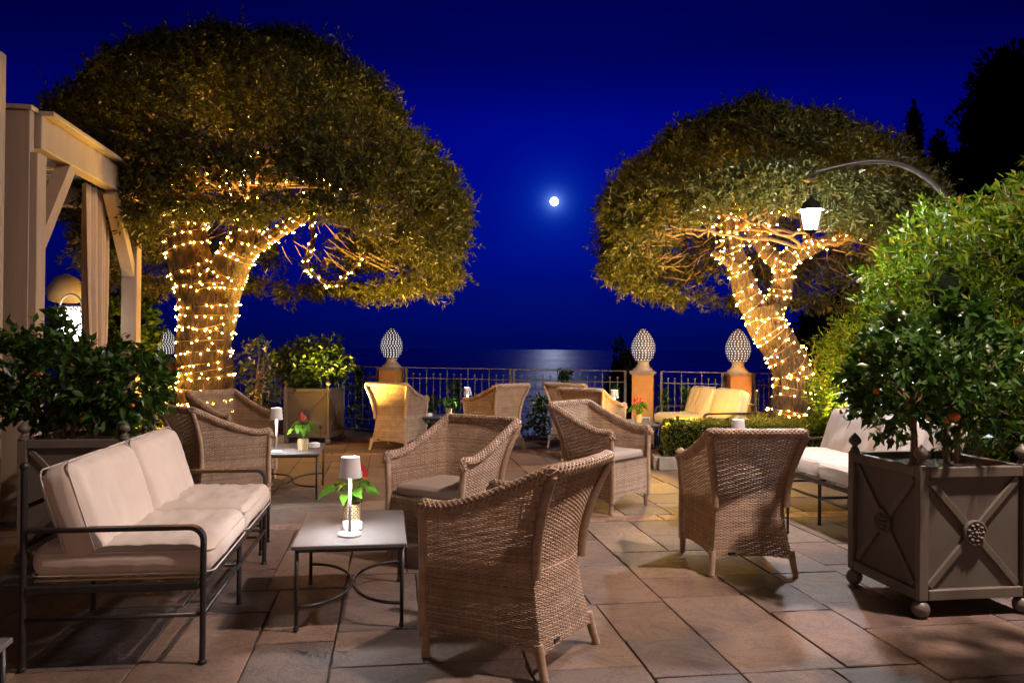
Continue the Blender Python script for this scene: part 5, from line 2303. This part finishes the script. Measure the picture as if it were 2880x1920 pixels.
def curtain(label, p, w, htop, hbot, tie, seed, folds=5):
    V, F = [], []
    nx_, nz_ = 60, 26
    ux, uy = PD
    for j in range(nz_):
        t = j/(nz_-1)
        z = htop+(hbot-htop)*t
        wd = w*(1-tie*math.exp(-((t-.72)/.33)**2))
        for i in range(nx_):
            u = i/(nx_-1)-.5
            amp = .055*(.6+.4*t)*(1+.35*math.sin(u*9+seed))
            d = amp*math.sin(u*2*PI*folds+seed+.6*math.sin(t*3))
            a = u*wd+.05*t
            V.append((p[0]+ux*a-uy*d, p[1]+uy*a+ux*d, z))
    for j in range(nz_-1):
        for i in range(nx_-1):
            F.append((j*nx_+i, j*nx_+i+1, (j+1)*nx_+i+1, (j+1)*nx_+i))
    m = MB()
    m.add(V, F)
    o = m.build("curtain", M['curtain'], None, True)
    sm = o.modifiers.new("cloth", 'SOLIDIFY')
    sm.thickness = .004
    return tag(o, label, "curtain", "tied curtains hanging in the pergola")


curtain("gathered tan curtain hanging beside the pergola's far post", pg(1.62, .20), .62, 2.80, .05, .30, 1)
curtain("narrow tan curtain behind the pergola's near post", pg(.30, .34), .30, 2.80, .05, .15, 4, 4)

# woven basket lantern on a bar table inside the pergola
bt = thing("bar_table", "tall round timber bar table inside the pergola behind the citrus leaves", "table", (-4.35, 7.85, 0))
m = MB()
m.lathe([(.28, 0), (.28, .03), (.05, .06), (.045, 1.27), (.25, 1.28), (.26, 1.30), (.25, 1.32)], 24)
m.build("pedestal", M['pergola'], bt, True, sharp=40)
bk = thing("basket_lantern", "glowing white woven basket lantern with an arched handle in the pergola", "lantern", (-4.35, 7.85, 1.32))
m = MB()
m.lathe([(.05, .02), (.09, .10), (.10, .20), (.08, .30), (.04, .34)], 16)
m.build("glow", M['wicker_bulb'], bk, True)
cage = MB()
for hand in (1, -1):
    for k in range(18):
        pts = []
        for t in np.linspace(0, 1, 12):
            r_ = .10+.055*math.sin(PI*min(1, t*.9+.1))
            a = 2*PI*k/18+hand*t*1.6
            pts.append((r_*math.cos(a), r_*math.sin(a), .01+.36*t))
        cage.tube(pts, .005, 4)
for z, r_ in ((.01, .118), (.37, .103)):
    cage.tube([(r_*math.cos(a), r_*math.sin(a), z) for a in np.linspace(0, 2*PI, 25)[:-1]], .009, 6, closed=True)
tag(cage.build("basket", M['white'], bk), kind='stuff')
m = MB()
m.tube([(.11*math.cos(a), .0, .37+.12*math.sin(a)) for a in np.linspace(0, PI, 16)], .010, 7)
m.build("handle", M['curtain'], bk, True)

# white mushroom shaped shade further back
ms = thing("floor_lamp", "white domed fabric shade on a pole beyond the pergola", "floor lamp", (-5.55, 9.9, 0))
m = MB()
m.lathe([(.12, 1.83), (.20, 1.86), (.22, 1.94), (.20, 2.04), (.13, 2.14), (.02, 2.19)], 28)
m.build("lamp_shade", M['cloth'], ms, True)
m = MB()
m.lathe([(.16, 0), (.16, .03), (.02, .05), (.018, 1.85)], 14)
m.build("pole", M['black'], ms, True, sharp=50)

# dining corner behind the left tree
dt = thing("dining_table", "round table under a pale cloth left of the big trunk's foot", "table", (-4.88, 11.25, 0))
V, F = [], []
n = 60
for j, (r_, z) in enumerate(((0.001, .76), (.40, .76), (.415, .745), (.43, .5), (.46, .12))):
    for i in range(n):
        a = 2*PI*i/n
        f_ = 1+(.05*math.sin(a*11)*(j-2)/2 if j > 2 else 0)
        V.append((r_*f_*math.cos(a), r_*f_*math.sin(a), z))
for j in range(4):
    for i in range(n):
        F.append((j*n+i, j*n+(i+1) % n, (j+1)*n+(i+1) % n, (j+1)*n+i))
m = MB()
m.add(V, F)
m.build("tablecloth", M['cloth'], dt, True, sharp=60)
m = MB()
m.lathe([(.22, 0), (.22, .03), (.04, .05), (.04, .735), (.38, .745)], 16)
m.build("pedestal", M['black'], dt)
gl = MB()
gl.lathe([(.030, 0), (.034, .09), (.032, .09), (.028, .006), (.0001, .006)], 18)
go = gl.build("drinking_glass", M['glass'], None, True, loc=(-4.74, 11.05, .761))
tag(go, "clear drinking glass on the pale cloth beside the big trunk", "glass")


def iron_chair(label, loc, rz):
    root = thing("iron_chair", label, "chair", loc, rz, "wrought iron dining chairs behind the left tree")
    for sx in (-1, 1):
        m = MB()
        m.tube(smooth_path([(sx*.20, -.22, 0), (sx*.20, -.19, .45), (sx*.21, -.26, .9)], 10), .012, 7)
        m.build("leg", M['black'], root, True)
        m = MB()
        m.tube([(sx*.20, .2, 0), (sx*.2, .19, .44)], .012, 7)
        m.build("leg", M['black'], root, True)
        m = MB()
        m.tube(smooth_path([(sx*.21, -.22, .66), (sx*.24, 0, .68), (sx*.22, .17, .64), (sx*.2, .19, .44)], 14), .010, 6)
        m.build("arm", M['black'], root, True)
    m = MB()
    m.box((0, 0, .445), (.42, .42, .03), 0, .01)
    m.build("seat", M['black'], root)
    m = MB()
    m.tube(smooth_path([(-.21, -.26, .9), (0, -.27, .97), (.21, -.26, .9)], 12), .012, 7)
    for k in range(-1, 2):
        x = k*.11
        m.tube([(x+.055*math.sin(a), -.235-.02*t, .50+.40*t) for t, a in zip(np.linspace(0, 1, 20), np.linspace(0, 2*PI, 20))], .006, 5)
        m.tube([(x-.055*math.sin(a), -.235-.02*t, .50+.40*t) for t, a in zip(np.linspace(0, 1, 20), np.linspace(0, 2*PI, 20))], .006, 5)
    m.build("back_scroll", M['black'], root, True)
    return root


iron_chair("black iron chair behind the pale clothed table", (-4.95, 11.95, 0), R(170))
iron_chair("black ornate iron chair in the shade right of the big trunk", (-3.55, 11.55, 0), R(150))


def garden_spot(label, loc, aim, watts, col=(1.0, .56, .09), cone=160):
    root = thing("garden_spotlight", label, "spotlight", loc, 0, "garden spotlights in the tree beds")
    d = (Vector(aim)-Vector(loc)).normalized()
    q = d.to_track_quat('Z', 'Y')
    m = MB()
    m.lathe([(.010, -.045), (.018, -.040), (.021, .0), (.019, .0), (.017, -.01), (.001, -.01)], 14)
    o = m.build("housing", M['black'], root, True, sharp=40)
    o.rotation_mode = 'QUATERNION'
    o.rotation_quaternion = q
    m = MB()
    m.tube([(0, 0, -loc[2]+.05), (0, 0, -.02)], .005, 6)
    m.build("spike", M['black'], root)
    li = bpy.data.lights.new("spot_beam", 'SPOT')
    li.energy = watts
    li.color = col
    li.spot_size = R(cone)
    li.spot_blend = .6
    li.shadow_soft_size = .04
    lo = bpy.data.objects.new("spot_beam", li)
    COL.objects.link(lo)
    lo.parent = root
    lo.location = d*.02
    lo.rotation_mode = 'QUATERNION'
    lo.rotation_quaternion = (-d).to_track_quat('Z', 'Y')
    return root


SPOT_W = 420.0
garden_spot("spotlight in the left bed right of the big trunk, aimed at the terrace's sea side", (-3.22, 9.05, .55), (-1.2, 9.2, 1.4), SPOT_W*.20)
garden_spot("spotlight behind the big left trunk pointing up into the crown", (-2.45, 10.25, .30), (-1.75, 9.6, 3.0), SPOT_W*6.0, cone=120)
garden_spot("spotlight at the left bed's front corner, aimed towards the pergola", (-3.5, 8.58, .44), (-4.1, 8.72, .95), SPOT_W*.34)
garden_spot("spotlight at the back of the left bed, aimed at the bright green bush", (-4.55, 10.5, .66), (-5.1, 11.4, 1.6), SPOT_W*.35)
garden_spot("spotlight above the right hedge's left end, aimed at the yellow sofa", (1.90, 9.10, .545), (2.25, 10.5, 1.5), SPOT_W*.17)
garden_spot("spotlight at the right hedge's front left corner, aimed across the terrace", (1.76, 8.80, .535), (-.4, 7.9, .8), SPOT_W*.22)  # added for warm light on the middle of the floor
garden_spot("spotlight in the right hedge pointing up into the smaller crown", (2.45, 9.05, .545), (1.75, 9.5, 3.0), SPOT_W*3.8, cone=125)
garden_spot("spotlight in the right bed between the forked trunk and the lower shrub", (3.85, 9.25, .55), (4.3, 9.2, 2.3), SPOT_W*.9)
garden_spot("spotlight at the right hedge's far end, aimed at the lower yellow green shrub", (3.55, 8.66, .50), (4.2, 9.1, 1.5), SPOT_W*.4, (1.0, .72, .22))  # added to brighten the shrub's front, which the lantern leaves dim
garden_spot("small added spotlight on the right trunk, brightening the hedge top", (3.12, 9.52, .95), (2.3, 9.0, .45), SPOT_W*.16)  # added on the trunk because the bulbs leave the hedge top dark
